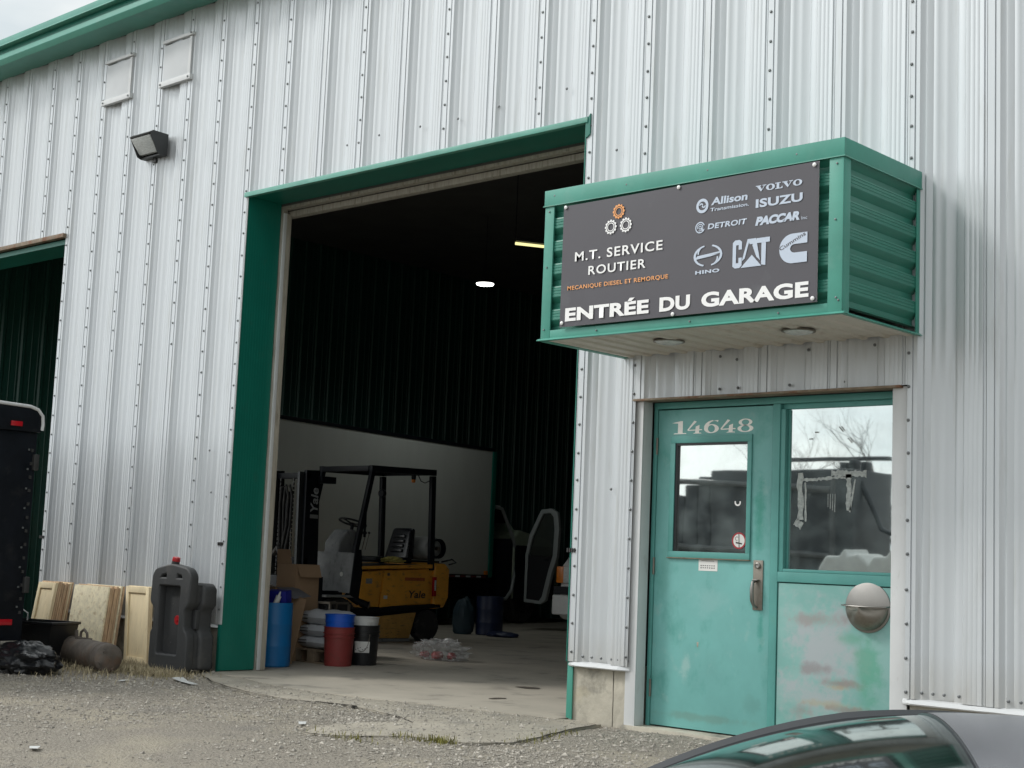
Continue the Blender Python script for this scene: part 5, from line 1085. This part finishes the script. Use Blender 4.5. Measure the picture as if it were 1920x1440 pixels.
# front cowl plate, pillar plates
B().hexa([(xf + .10, 3.99, .60), (xn - .02, 3.99, .58), (xn - .02, 4.01, .58), (xf + .10, 4.01, .60), (xf + .10, 4.03, 1.06), (xn - .02, 4.03, 1.06), (xn - .02, 4.05, 1.06), (xf + .10, 4.05, 1.06)]).build('front_cowl', M_COWL, fk, bev=.004)
B().lathe([(.028, 0), (.028, -.003), (0, -.003)], (xn - .20, 4.003, .80), 8, 'y').build('cowl_sticker', M_PAPER, fk)
both('pillar_plate', M_BLACK, [(3.98, .56), (4.12, .50), (4.16, .84), (4.13, 1.10), (4.03, 1.10)], .02)
# overhead guard
def gbar(name, p, q, w, h=None): return B().bar(p, q, w, h).build(name, M_BLACK, fk, bev=.005)
for x in (xn - .035, xf + .035):
    gbar('front_pillar', (x, 4.05, 1.05), (x, 4.27, 2.06), .055, .06); gbar('rear_pillar', (x, 5.33, .88), (x, 5.29, 2.06), .055, .075); gbar('roof_rail', (x, 4.235, 2.085), (x, 5.33, 2.105), .06, .075)
gbar('roof_crossbar', (xf + .068, 4.26, 2.085), (xn - .068, 4.26, 2.085), .07, .065); gbar('roof_crossbar', (xf + .068, 5.30, 2.105), (xn - .068, 5.30, 2.105), .07, .065)
for k in range(6): gbar('roof_slat', (xf + .16 + .135 * k, 4.30, 2.098), (xf + .16 + .135 * k, 5.26, 2.112), .02, .03)
B().lathe([(.026, 0), (.030, .03), (.030, .055)], (xn - .10, 5.02, 2.0), 14).build('beacon_base', M_BLACK, fk, smooth=True); B().lathe([(0, -.04), (.022, -.038), (.028, 0)], (xn - .10, 5.02, 2.0), 14).build('beacon_lens', M_AMB, fk, smooth=True)
B().tube([(xn - .10, 5.10, 2.06), (xn - .10, 5.15, 1.99), (xn - .10, 5.22, 1.97), (xn - .08, 5.28, 2.0)], .006, 6).build('beacon_cable', M_BLACK, fk, smooth=True)
B().lathe([(0, .03), (.05, .02), (.06, -.02), (.05, -.035), (0, -.035)], (xf + .10, 5.24, 1.84), 16, 'y').build('work_lamp', M_BLACK, fk, smooth=True); B().tube([(xf + .09, 5.25, 1.80), (xf + .11, 5.25, 1.5), (xf + .08, 5.27, 1.2)], .006, 6).build('lamp_cable', M_BLACK, fk, smooth=True)
# steering and dash
B().prism([(4.08, .90), (4.40, .90), (4.44, 1.15), (4.36, 1.34), (4.24, 1.34), (4.10, 1.18)], 'x', -3.56, -3.28).build('dash_cowl', M_COWL, fk, bev=.03, segs=3)
B().tube([(-3.42, 4.38, 1.2), (-3.42, 4.42, 1.42)], .022, 10).build('steering_column', M_BLACK, fk, smooth=True)
Ms = Matrix.Translation((-3.42, 4.42, 1.43)) @ Matrix.Rotation(rad(-16), 4, 'X'); b = B(Ms); b.tube([(.17 * cos(a), .17 * sin(a), 0) for a in [2 * pi * k / 28 for k in range(29)]], .013, 8); 
for a in (rad(20), rad(160), rad(270)): b.bar((0, 0, -.02), (.165 * cos(a), .165 * sin(a), 0), .025, .012)
b.lathe([(.035, -.02), (.03, .005), (0, .01)], (0, 0, -.01), 14); b.build('steering_wheel', M_BLKP, fk, smooth=True)
# seat
B().box((-3.60, 4.72, .955), (-3.12, 5.18, 1.03)).build('seat_cushion', M_SEAT, fk, bev=.025, segs=3)
sb = B().hexa([(-3.58, 5.10, 1.00), (-3.14, 5.10, 1.00), (-3.14, 5.23, 1.00), (-3.58, 5.23, 1.00), (-3.53, 5.20, 1.40), (-3.19, 5.20, 1.40), (-3.19, 5.29, 1.40), (-3.53, 5.29, 1.40)]).build('seat_back', M_SEAT, fk, bev=.045, segs=4)
for k in range(4): z = 1.09 + .06 * k; B().box((-3.47, 5.083 + .25 * (z - 1.0), z), (-3.25, 5.115 + .25 * (z - 1.0), z + .045)).build('seat_ribs', M_SEAT, sb, bev=.014, segs=3)
# gas cylinder across the back
lp = B().lathe([(0, -.80), (.09, -.79), (.145, -.74), (.150, -.70), (.150, -.12), (.145, -.07), (.10, -.03), (0, -.02)], (xn - .08, 5.47, 1.155), 28, 'x').build('gas_cylinder', M_LPG, fk, smooth=True)
B().lathe([(.10, -.04), (.125, -.03), (.125, .035), (.115, .035), (.110, -.03)], (xn - .08, 5.47, 1.155), 24, 'x').build('collar', M_BLACK, lp, smooth=True); B().tube([(xn - .10, 5.47, 1.155), (xn - .05, 5.47, 1.155)], .025, 10).build('valve', M_STEELD, lp, smooth=True)
B().tube([(xn - .04, 5.52, .99), (xn - .0, 5.66, 1.03), (xn - .02, 5.76, .99), (xn - .05, 5.66, .96)], .012, 8).build('gas_hose', M_BLACK, fk, smooth=True)
fb('cylinder_cradle', M_BLACK, (xf + .14, 5.40, .975), (xn - .12, 5.56, 1.0))
# mast
def mast_upright(x, w, d, y): return B().prism([(y, .10), (y + d, .10), (y + d - .07, 2.01), (y - .03, 2.0)], 'x', x - w, x).build('mast_upright', M_BLACK, fk, bev=.003)
mast_upright(-3.06, .05, .24, 3.38); mast_upright(-3.72, .05, .24, 3.38)
for x in (-3.115, -3.62): B().prism([(3.33, .08), (3.42, .08), (3.38, 1.98), (3.29, 1.98)], 'x', x - .045, x).build('inner_upright', mat('greasy_steel', (.05, .055, .058), .4, metal=.4, var=.3), fk, bev=.003)
fb('mast_crossbar', M_BLACK, (-3.72, 3.36, 1.90), (-3.06, 3.42, 1.97)); fb('mast_crossbar', M_BLACK, (-3.72, 3.38, .9), (-3.06, 3.44, .98)); B().box((-3.10, 3.52, 1.86), (-2.98, 3.74, 1.94)).build('guard_bracket', M_BLACK, fk, bev=.003)
B().tube([(-3.40, 3.40, .2), (-3.40, 3.37, 1.75)], .035, 12).build('lift_cylinder', M_BLACK, fk, smooth=True)
for dx in (0, .07): B().tube([(-3.50 + dx, 3.36, .9), (-3.50 + dx, 3.33, 1.6), (-3.46 + dx, 3.31, 1.80), (-3.38 + dx, 3.31, 1.82), (-3.34 + dx, 3.32, 1.70), (-3.36 + dx, 3.33, 1.35), (-3.44 + dx, 3.34, 1.05)], .016, 8).build('hydraulic_hose', M_RUB, fk, smooth=True)
for x in (-3.12, -3.66):
    B().prism([(3.30, .06), (3.30, .60), (3.255, .60), (3.255, .10), (2.25, .075), (2.25, .06)], 'x', x - .10, x).build('fork', M_BLACK, fk, bev=.003)
fb('fork_carriage', M_BLACK, (-3.80, 3.30, .15), (-3.0, 3.34, .55)); 
def text_side(body, y0, y1, z0, z1, x, m, par, vertical=False, **k):
    # lettering on a face that looks towards +X
    if vertical: M = Matrix(((0, 1, 0, x), (0, 0, -1, y1), (1, 0, 0, z0), (0, 0, 0, 1)))   # runs upwards
    else: M = Matrix(((0, 1, 0, x), (1, 0, 0, y0), (0, 0, 1, z0), (0, 0, 0, 1)))
    return text_on('lettering', body, 0, (z1 - z0) if vertical else (y1 - y0), 0, (y1 - y0) if vertical else (z1 - z0), 0, m, par, M=M, **k)
text_side('Yale', 4.93, 5.22, .535, .625, xn + .004, M_INK, fk, bold=.02, shear=.15)
text_side('Yale', 3.43, 3.54, 1.51, 1.80, -3.055, mat('grey_lettering', (.42, .44, .46), .5), fk, vertical=True, bold=.02, shear=.15)
fb('mast_plate', M_COWL, (-3.056, 3.43, 1.44), (-3.052, 3.55, 1.485), 0)
M_DECAL = mat('faded_red_decal', (.42, .10, .03), .6, var=.3, scale=30)
fb('faded_decal', M_DECAL, (xn + .0005, 4.86, .745), (xn + .002, 5.20, .785), 0); fb('data_plate', M_COWL, (xn + .0005, 4.22, .70), (xn + .002, 4.32, .76), 0)
for k in range(3): B().tube([(-3.20 - .06 * k, 4.45, 1.10), (-3.20 - .06 * k, 4.50, 1.30)], [.006, .006], 6).build('control_lever', M_STEELD, fk, smooth=True); B().lathe([(0, -.02), (.016, -.01), (.016, .01), (0, .02)], (-3.20 - .06 * k, 4.50, 1.31), 10).build('lever_knob', M_BLKP, fk, smooth=True)
for x in (-3.28, -3.52):
    for k in range(26): B().box((x - .008, 3.335, .62 + .05 * k), (x + .008, 3.352, .655 + .05 * k)).build('chain_link', M_BRACK, fk)
fb('grab_handle', M_BLACK, (xn - .05, 4.18, 1.25), (xn - .03, 4.21, 1.55)); fb('hood_latch', M_STEELD, (xn + .0005, 4.56, .80), (xn + .012, 4.60, .835)); fb('warning_label', M_PAPER, (xn + .0005, 4.52, .52), (xn + .002, 4.58, .56), 0)
rg_ = lumpy('yellow_rag', (-3.05, 4.78, .985), (.11, .16, .045), M_RAG, .5, 3, 26, flat=.955); tagged(rg_, 'crumpled yellow work glove on the forklift deck by the seat', 'glove')

# ------------------------------------------------------------------ box truck behind the forklift
tr_ = thing('box_truck', 'white box truck parked along the dark green inner wall with its cab door open', 'truck', (-5.6, 7, .004))
hx = Vector((-6.0 + 5.0, 9.6 - 4.4, 0)).normalized(); Mb = Matrix(((hx.x, -hx.y, 0, -5.0), (hx.y, hx.x, 0, 4.4), (0, 0, 1, 0), (0, 0, 0, 1)))   # local x = forward, local y = away from us
Lb = 5.295
B(Mb).box((-.55, 0, .80), (Lb, 2.05, 2.80)).build('cargo_box', M_BOX, tr_, bev=.01)
B(Mb).box((-.56, -.012, 2.78), (Lb + .03, 2.06, 2.83)).build('top_rail', M_BLACK, tr_, bev=.004); B(Mb).box((Lb - .0, -.015, .76), (Lb + .12, .06, 2.78)).build('corner_post', M_GJAMB, tr_, bev=.01)
B(Mb).box((-.55, -.010, .735), (Lb, 2.05, .80)).build('bottom_rail', M_BLACK, tr_, bev=.003)
k = 0; x = 3.0
while x < Lb - .1:
    B(Mb).box((x, -.014, .755), (x + .13, -.0105, .782)).build('reflective_tape', M_TAPEW if k % 2 else M_TAPER, tr_); k += 1; x += .15
B(Mb).box((Lb - .12, -.03, .80), (Lb - .04, -.001, .86)).build('marker_light', M_AMB, tr_, bev=.004)
for x in (.4, 6.6):
    for y in (.10, 1.75):
        w_ = B(Mb).lathe([(0, .05), (.17, .05), (.2, .0), (.34, -.01), (.375, .03), (.375, .20), (.34, .23), (0, .2)], (x, y, .38), 26, 'y').build('wheel', M_RUB, tr_, smooth=True)
B(Mb).box((-.4, .5, .45), (7.5, 1.5, .73)).build('chassis', M_BLACK, tr_, bev=.01)
# cab
cw = M_DIRTYVAN
CBX = Lb + .18
B(Mb).prism([(CBX, .45), (CBX + 1.1, .45), (CBX + 1.1, 1.05), (CBX, 1.05)], 'y', .95, 1.95).build('cab_interior', M_BLACK, tr_)
B(Mb).prism([(CBX - .08, .40), (CBX - .02, .40), (CBX - .02, 1.95), (CBX - .08, 1.95)], 'y', .05, 2.0).build('cab_back', M_BLACK, tr_)
B(Mb).prism([(CBX - .06, 1.88), (CBX + .32, 1.88), (CBX + .32, 1.93), (CBX - .06, 1.95)], 'y', .12, 1.95).build('cab_roof', M_VAN, tr_, bev=.01)
for y in (.08, 1.92):
    B(Mb).tube([(CBX - .02, y, 1.90), (CBX + .30, y, 1.88), (CBX + .62, y - .02 * (1 if y < 1 else -1), 1.45), (CBX + .78, y, 1.20)], .030, 8).build('windscreen_pillar', cw, tr_, smooth=True)
B(Mb).tube([(CBX + .78, .07, 1.20), (CBX + .74, .06, .85), (CBX + .66, .06, .55), (CBX + .50, .06, .42), (CBX + .1, .06, .40)], .028, 8).build('door_frame', cw, tr_, smooth=True)
B(Mb).prism([(CBX + .70, .42), (CBX + 2.1, .42), (CBX + 2.25, .70), (CBX + 2.2, 1.18), (CBX + 1.9, 1.42), (CBX + .85, 1.56), (CBX + .70, 1.45)], 'y', .06, 1.96).build('bonnet', M_VANG, tr_, bev=.05, segs=3)
B(Mb).box((CBX + .60, .08, .42), (CBX + .695, 1.95, 1.40)).build('dark_firewall', M_BLACK, tr_, bev=.02)  # black box put in so the cab opening reads dark
B(Mb).box((CBX + .72, .03, .40), (CBX + 2.0, .058, 1.30)).build('dark_wing_sheet', M_BLACK, tr_, bev=.01)  # black sheet added to darken the pale bonnet side
B(Mb).add([(CBX + .33, .12, 1.87), (CBX + .83, .12, 1.50), (CBX + .83, 1.90, 1.50), (CBX + .33, 1.90, 1.87)], [(0, 1, 2, 3)]).build('windscreen', G_CAB, tr_)
B(Mb).box((CBX + .15, .3, .9), (CBX + .25, .85, 1.6)).build('seat', M_BLACK, tr_, bev=.04, segs=3)
# open passenger door: hinge near the windscreen pillar, swung outwards
Md = Matrix.Translation((-4.93, 9.30, 0)) @ Matrix.Rotation(rad(8), 4, 'Z')
dr_o = [(0, .42), (.30, .40), (.40, .46), (.50, .90), (.58, 1.12), (.60, 1.55), (.56, 1.80), (.44, 1.86), (.26, 1.84), (.06, 1.45), (0, 1.15)]
dr_i = [(.04, .47), (.28, .45), (.33, .52), (.43, .92), (.50, 1.14), (.515, 1.54), (.49, 1.73), (.43, 1.79), (.30, 1.78), (.12, 1.42), (.05, 1.14)]
b = B(Md); n = len(dr_o); vs = [(p[0], y, p[1]) for y in (0, .07) for p in dr_o + dr_i]; fs = []
for k in range(n):
    m = (k + 1) % n; fs += [(k, m, n + m, n + k), (2 * n + k, 3 * n + k, 3 * n + m, 2 * n + m), (k, 2 * n + k, 2 * n + m, m), (n + k, n + m, 3 * n + m, 3 * n + k)]
b.add(vs, fs); cd_ = b.build('cab_door', cw, tr_, bev=.006)
B(Md).prism([(.04, .47), (.28, .45), (.33, .52), (.43, .92), (.49, 1.12), (.05, 1.14)], 'y', .012, .05).build('door_card', mat('dark_trim_panel', (.005, .006, .009), .6), cd_)
B(Md).prism([(.05, 1.145), (.49, 1.125), (.51, 1.54), (.49, 1.73), (.43, 1.785), (.30, 1.775), (.12, 1.42)], 'y', .03, .034).build('door_window', G_CAB, cd_)
B(Md).box((.36, -.006, 1.06), (.44, .0, 1.09)).build('door_latch', M_BLACK, cd_)
# second vehicle, only its corner shows past the right edge of the door opening
vn = thing('white_van', 'white van front corner with amber turn lamp behind the right edge of the opening', 'van', (-.1, 7.0, .004))
vx = -1.36
B().prism([(5.95, .38), (6.05, .36), (9.8, .36), (9.8, 1.95), (7.6, 1.95), (6.9, 1.30), (6.1, 1.12), (5.98, 1.02)], 'x', vx, vx + 1.75).build('body', M_VAN, vn, bev=.09, segs=4)
B().box((vx - .012, 5.935, .80), (vx + .10, 6.12, 1.0)).build('turn_lamp', M_AMB, vn, bev=.012); B().box((vx + .105, 5.925, .80), (vx + .32, 6.0, 1.0)).build('headlamp', M_LENS, vn, bev=.012); B().box((vx + .40, 5.93, .75), (vx + 1.35, 5.98, 1.0)).build('grille', M_BLACK, vn, bev=.01)
B().box((vx - .01, 5.86, .42), (vx + 1.76, 5.98, .66)).build('bumper', M_WHITE, vn, bev=.03, segs=3); B().box((vx + .02, 5.858, .67), (vx + 1.73, 5.94, .76)).build('bumper_strip', M_BLACK, vn)
for x in (vx + .02, vx + 1.5):
    B().lathe([(0, 0), (.2, 0), (.21, .03), (.30, .02), (.34, .05), (.34, .18), (.3, .2), (0, .2)], (x, 6.75, .345), 24, 'x').build('wheel', M_RUB, vn, smooth=True)
B().prism([(6.15, 1.16), (6.92, 1.34), (7.58, 1.90), (7.6, 1.90), (7.6, 1.30)], 'x', vx - .004, vx + 1.754).build('side_glass', G_CAB, vn)
drum('navy_drum', (-3.86, 7.42, .004), .19, .53, M_NAVY, 'dark navy drum on the floor behind the bag of red parts')
tagged(lumpy('dark_sack', (-4.10, 7.15, .20), (.16, .16, .30), mat('dark_teal_sack', (.02, .045, .06), .6), .25, 2, 24, flat=.004), 'slumped dark teal sack against the navy drum', 'sack')
tagged(lumpy('folded_tarp', (-3.45, 7.25, .03), (.26, .18, .05), M_NAVY, .3, 6, 24, flat=.004), 'low folded dark tarp on the floor right of the navy drum', 'tarp')

# ceiling lamps that are lit
o = thing('round_ceiling_lamp', 'round white lit lamp under the dark garage ceiling', 'light', (-4.20, 7.39, 5.0))
B().lathe([(.10, .03), (.13, .0), (.135, -.015)], (-4.20, 7.39, 5.02), 24).build('housing', M_BRONZE, o, smooth=True); B().lathe([(.128, 0), (.12, -.015), (.08, -.022), (0, -.024)], (-4.20, 7.39, 5.0), 24).build('diffuser', M_LEDW, o, smooth=True)
B().tube([(-4.20, 7.39, 5.12), (-4.20, 7.39, 6.0)], .005, 6).build('drop_rod', M_BLACK, o)
ld = bpy.data.lights.new('lamp_light', 'SPOT'); ld.energy = 45; ld.spot_size = rad(150); ld.spot_blend = .6; ld.shadow_soft_size = .12; ld.color = (.93, 1, .97)
lo = bpy.data.objects.new('lamp_light', ld); COL.objects.link(lo); lo.parent = o; lo.location = (0, 0, -.05)
o = thing('tube_ceiling_lamp', 'yellowish fluorescent tube lamp hanging near the canopy', 'light', (-1.7, 5.9, 5.0))
p0, p1 = Vector((-1.95, 5.58, 5.0)), Vector((-1.37, 6.45, 4.98))
B().bar(p0 + Vector((0, 0, .05)), p1 + Vector((0, 0, .05)), .10, .05).build('housing', M_BRONZE, o, bev=.004); B().tube([p0, p1], .018, 10).build('tube', M_TUBE, o, smooth=True)
for p in (p0, p1): B().tube([p + Vector((0, 0, .07)), Vector((p.x, p.y, 6.0))], .005, 5).build('chain', M_BLACK, o)

# ------------------------------------------------------------------ the parked car at lower right
car = thing('parked_car', 'dark grey car, only its curved roof and sloping glass in view', 'car', (9.6, -5.0, -.60))
ax = Vector((.735577 * .9859 - (-.6756) * .1664 * 1, .67618 * .9859 - .72779 * .1664, 0)).normalized()   # rearwards to the right, slightly nearer
wy = Vector((ax.y, -ax.x, 0))                       # across, towards the camera
far = Vector((8.985, -4.850, 0))                    # far roof edge at the glass/roof joint
Mc_ = Matrix(((ax.x, wy.x, 0, far.x), (ax.y, wy.y, 0, far.y), (0, 0, 1, 0), (0, 0, 0, 1)))
def roof_z(s):      # s along the car, 0 at the joint, negative down the glass
    if s >= .10: return .765 - .012 * max(0, s - .6) ** 2 * 4
    t = .10 - s; return .765 - .005 * t - .37 * t * t
Wd = 1.22
def rf(s, t):       # t 0..1 across
    u = 2 * t - 1; return (s, t * Wd, roof_z(s) + .050 * (1 - u * u) - .018 * abs(u) ** 6 + 0 - .012)
def pv(s, t, d=0): p = rf(s, t); return (p[0], p[1], p[2] + d)
js = lambda t: .02 + .10 * (2 * t - 1) ** 2 * 0 + .0
b = B(Mc_); b.grid(lambda i, j: pv(.0 + 1.45 * i, .02 + .96 * j), 40, 20); b.build('roof', M_CAR, car, smooth=True)
b = B(Mc_); b.grid(lambda i, j: pv(-.82 + .815 * i, .03 + .94 * j, -.004), 40, 20); b.build('windscreen', G_CAR, car, smooth=True)
for t in (.012, .988):
    b = B(Mc_); b.tube([pv(-.86 + 1.55 * k / 30, t, -.010 + .0006 * k) for k in range(31)], [.036 if k < 14 else max(.003, .036 - .0022 * (k - 14)) for k in range(31)], 8); b.build('roof_moulding', M_CARTR, car, smooth=True)
b = B(Mc_); b.tube([pv(.0, .02 + .96 * k / 20, -.006) for k in range(21)], .006, 6); b.build('glass_seal', M_CARTR, car, smooth=True)
# rest of the body below
zb = .765 - .012
b = B(Mc_)
sec = [(-.86, .55), (-.2, .72), (.6, .73), (1.45, .68)]
def side(i, j, sgn):
    s = -.80 + 2.25 * i; top = rf(s, 0)[2] - .01; z = top + (.26 - top) * j; y = .01 - .16 * j
    return (s, y if sgn < 0 else Wd - y, z)
b.grid(lambda i, j: side(i, j, -1), 20, 4); b.grid(lambda i, j: side(i, j, 1), 20, 4); b.build('side_glass', G_CAR, car, smooth=True)
B(Mc_).prism([(-1.95, -.35), (2.45, -.35), (2.5, .05), (2.35, .28), (1.6, .33), (-.75, .31), (-1.75, .16), (-2.0, .0)], 'y', -.27, Wd + .27).build('body', M_CAR, car, bev=.07, segs=4)
b = B(Mc_); b.grid(lambda i, j: (1.45 + .65 * i, .02 + (Wd - .04) * j, rf(1.45, j)[2] - .42 * i ** 1.3), 14, 12); b.build('rear_window', G_CAR, car, smooth=True)
B(Mc_).box((-.55, .08, .0), (1.6, Wd - .08, .30)).build('cabin_trim', M_BLACK, car)
for s in (-1.25, 1.55):
    for y in (-.26, Wd + .08):
        B(Mc_).lathe([(0, .02), (.19, .02), (.21, 0), (.30, 0), (.32, .03), (.32, .16), (.3, .18), (0, .18)], (s, y, -.33), 24, 'y').build('wheel', M_RUB, car, smooth=True)

# ------------------------------------------------------------------ across the yard (seen only in the window reflections)
yz = gz(-12)
ft = thing('flatbed_truck', 'dark flatbed truck stacked high across the yard, mirrored in the windows', 'truck', (-1.2, -12, yz))
B().box((-5.4, -13.2, yz + .9), (-.80, -11.4, yz + 1.1)).build('bed', M_DTRUCK, ft, bev=.02)
for k, (x0, x1, z1) in enumerate(((-5.4, -3.9, 2.22), (-3.9, -3.62, 2.38), (-3.62, -3.38, 2.52), (-3.38, -.82, 2.62))):
    B().box((x0, -12.9, yz + 1.1), (x1 - .01, -11.7, z1)).build('load', M_DTRUCK, ft, bev=.03)
for k in (0, 3, 7): B().tube([(-5.3 + .1 * (k % 3), -11.62 - .02 * (k % 2), yz + 1.25 + .27 * k), (-.95 - .2 * (k % 2), -11.62, yz + 1.2 + .25 * k)], .035 + .015 * (k % 2), 8).build('load_pipe', mat('dull_pipe', (.07, .075, .08), .5, var=.3), ft, smooth=True)
for x in (-4.6, -2.5, -1.1): B().box((x, -11.58, yz + 1.1), (x + .06, -11.52, 2.5)).build('stake', mat('dull_pipe', (.07, .075, .08)), ft)
B().box((-3.1, -12.9, 2.84), (-.84, -12.8, 2.90)).build('headboard_rail', M_DTRUCK, ft); B().box((-3.1, -12.9, 2.6), (-3.04, -12.8, 2.84)).build('headboard_post', M_DTRUCK, ft)
for x in (-1.4, -1.25, -1.05): B().box((x, -12.5, 2.62), (x + .1, -12.3, 2.78 + .04 * sin(x * 9))).build('clutter', M_DTRUCK, ft, bev=.02)
B().box((-.80, -12.9, yz + .5), (-.25, -11.6, .55)).build('bumper_frame', M_DTRUCK, ft, bev=.04, segs=2)
for x in (-4.4, -3.2, -1.3):
    B().lathe([(0, 0), (.5, 0), (.52, .05), (.52, .25), (0, .28)], (x, -11.5, yz + .52), 24, 'y').build('wheel', M_RUB, ft, smooth=True)
B().tube([(-.85, -12, 2.45), (-.55, -12.1, 1.75), (-.1, -12.1, 1.55), (.1, -12, yz + .1)], .045, 8).build('hydraulic_arm', M_DTRUCK, ft, smooth=True)
for x, lb in ((-.12, 'white bulk bag in the yard, nearer to the flatbed truck, mirrored in the side window'), (.62, 'white bulk bag in the yard, farther from the flatbed truck, mirrored in the side window')):
    q = B().prism([(x - .40, yz), (x + .40, yz), (x + .44, .6), (x + .40, 1.18), (x + .22, 1.34), (x + .04, 1.30), (x - .02, 1.42), (x - .10, 1.30), (x - .30, 1.30), (x - .42, 1.10), (x - .44, .6)], 'y', -10.95, -10.25).build('bulk_bag', M_BULK, None, bev=.07, segs=3); tagged(q, lb, 'bag', 'bulk bags in the yard')
def bare_tree(x, y, h, seed, label):
    rr_ = random.Random(seed); o = thing('bare_tree', label, 'tree', (x, y, gz(y)), 'bare trees across the yard'); tr = B(); cr = B()
    def br(p, d, L_, r, lv):
        pts = [p]; q = p.copy(); dd = d.copy()
        for k in range(4): dd = (dd + Vector((rr_.gauss(0, .12), rr_.gauss(0, .12), rr_.gauss(.03, .08)))).normalized(); q = q + dd * L_ / 4; pts.append(q.copy())
        (tr if lv == 0 else cr).tube(pts, [r, r * .85, r * .7, r * .55, r * .4], 5 if lv else 8)
        if lv < 4:
            for k in range(4 if lv < 3 else 3):
                i = rr_.choice((2, 3, 4)); a = rr_.uniform(0, 6.28); nd = (dd + Vector((cos(a), sin(a), rr_.uniform(0, .5))) * .8).normalized(); br(pts[i], nd, L_ * rr_.uniform(.55, .75), r * .5, lv + 1)
    br(Vector((x, y, gz(y))), Vector((0, 0, 1)), h * .42, h * .011, 0)
    tr.build('trunk', M_BARK, o, smooth=True); cr.build('crown', M_BARK, o, smooth=True)
bare_tree(-24, -46, 9, 3, 'bare tree farthest left behind the flatbed truck'); bare_tree(-19.5, -48, 10, 8, 'tallest bare tree behind the flatbed truck'); bare_tree(-14.5, -46, 7, 12, 'smallest bare tree behind the yard, right of the truck')
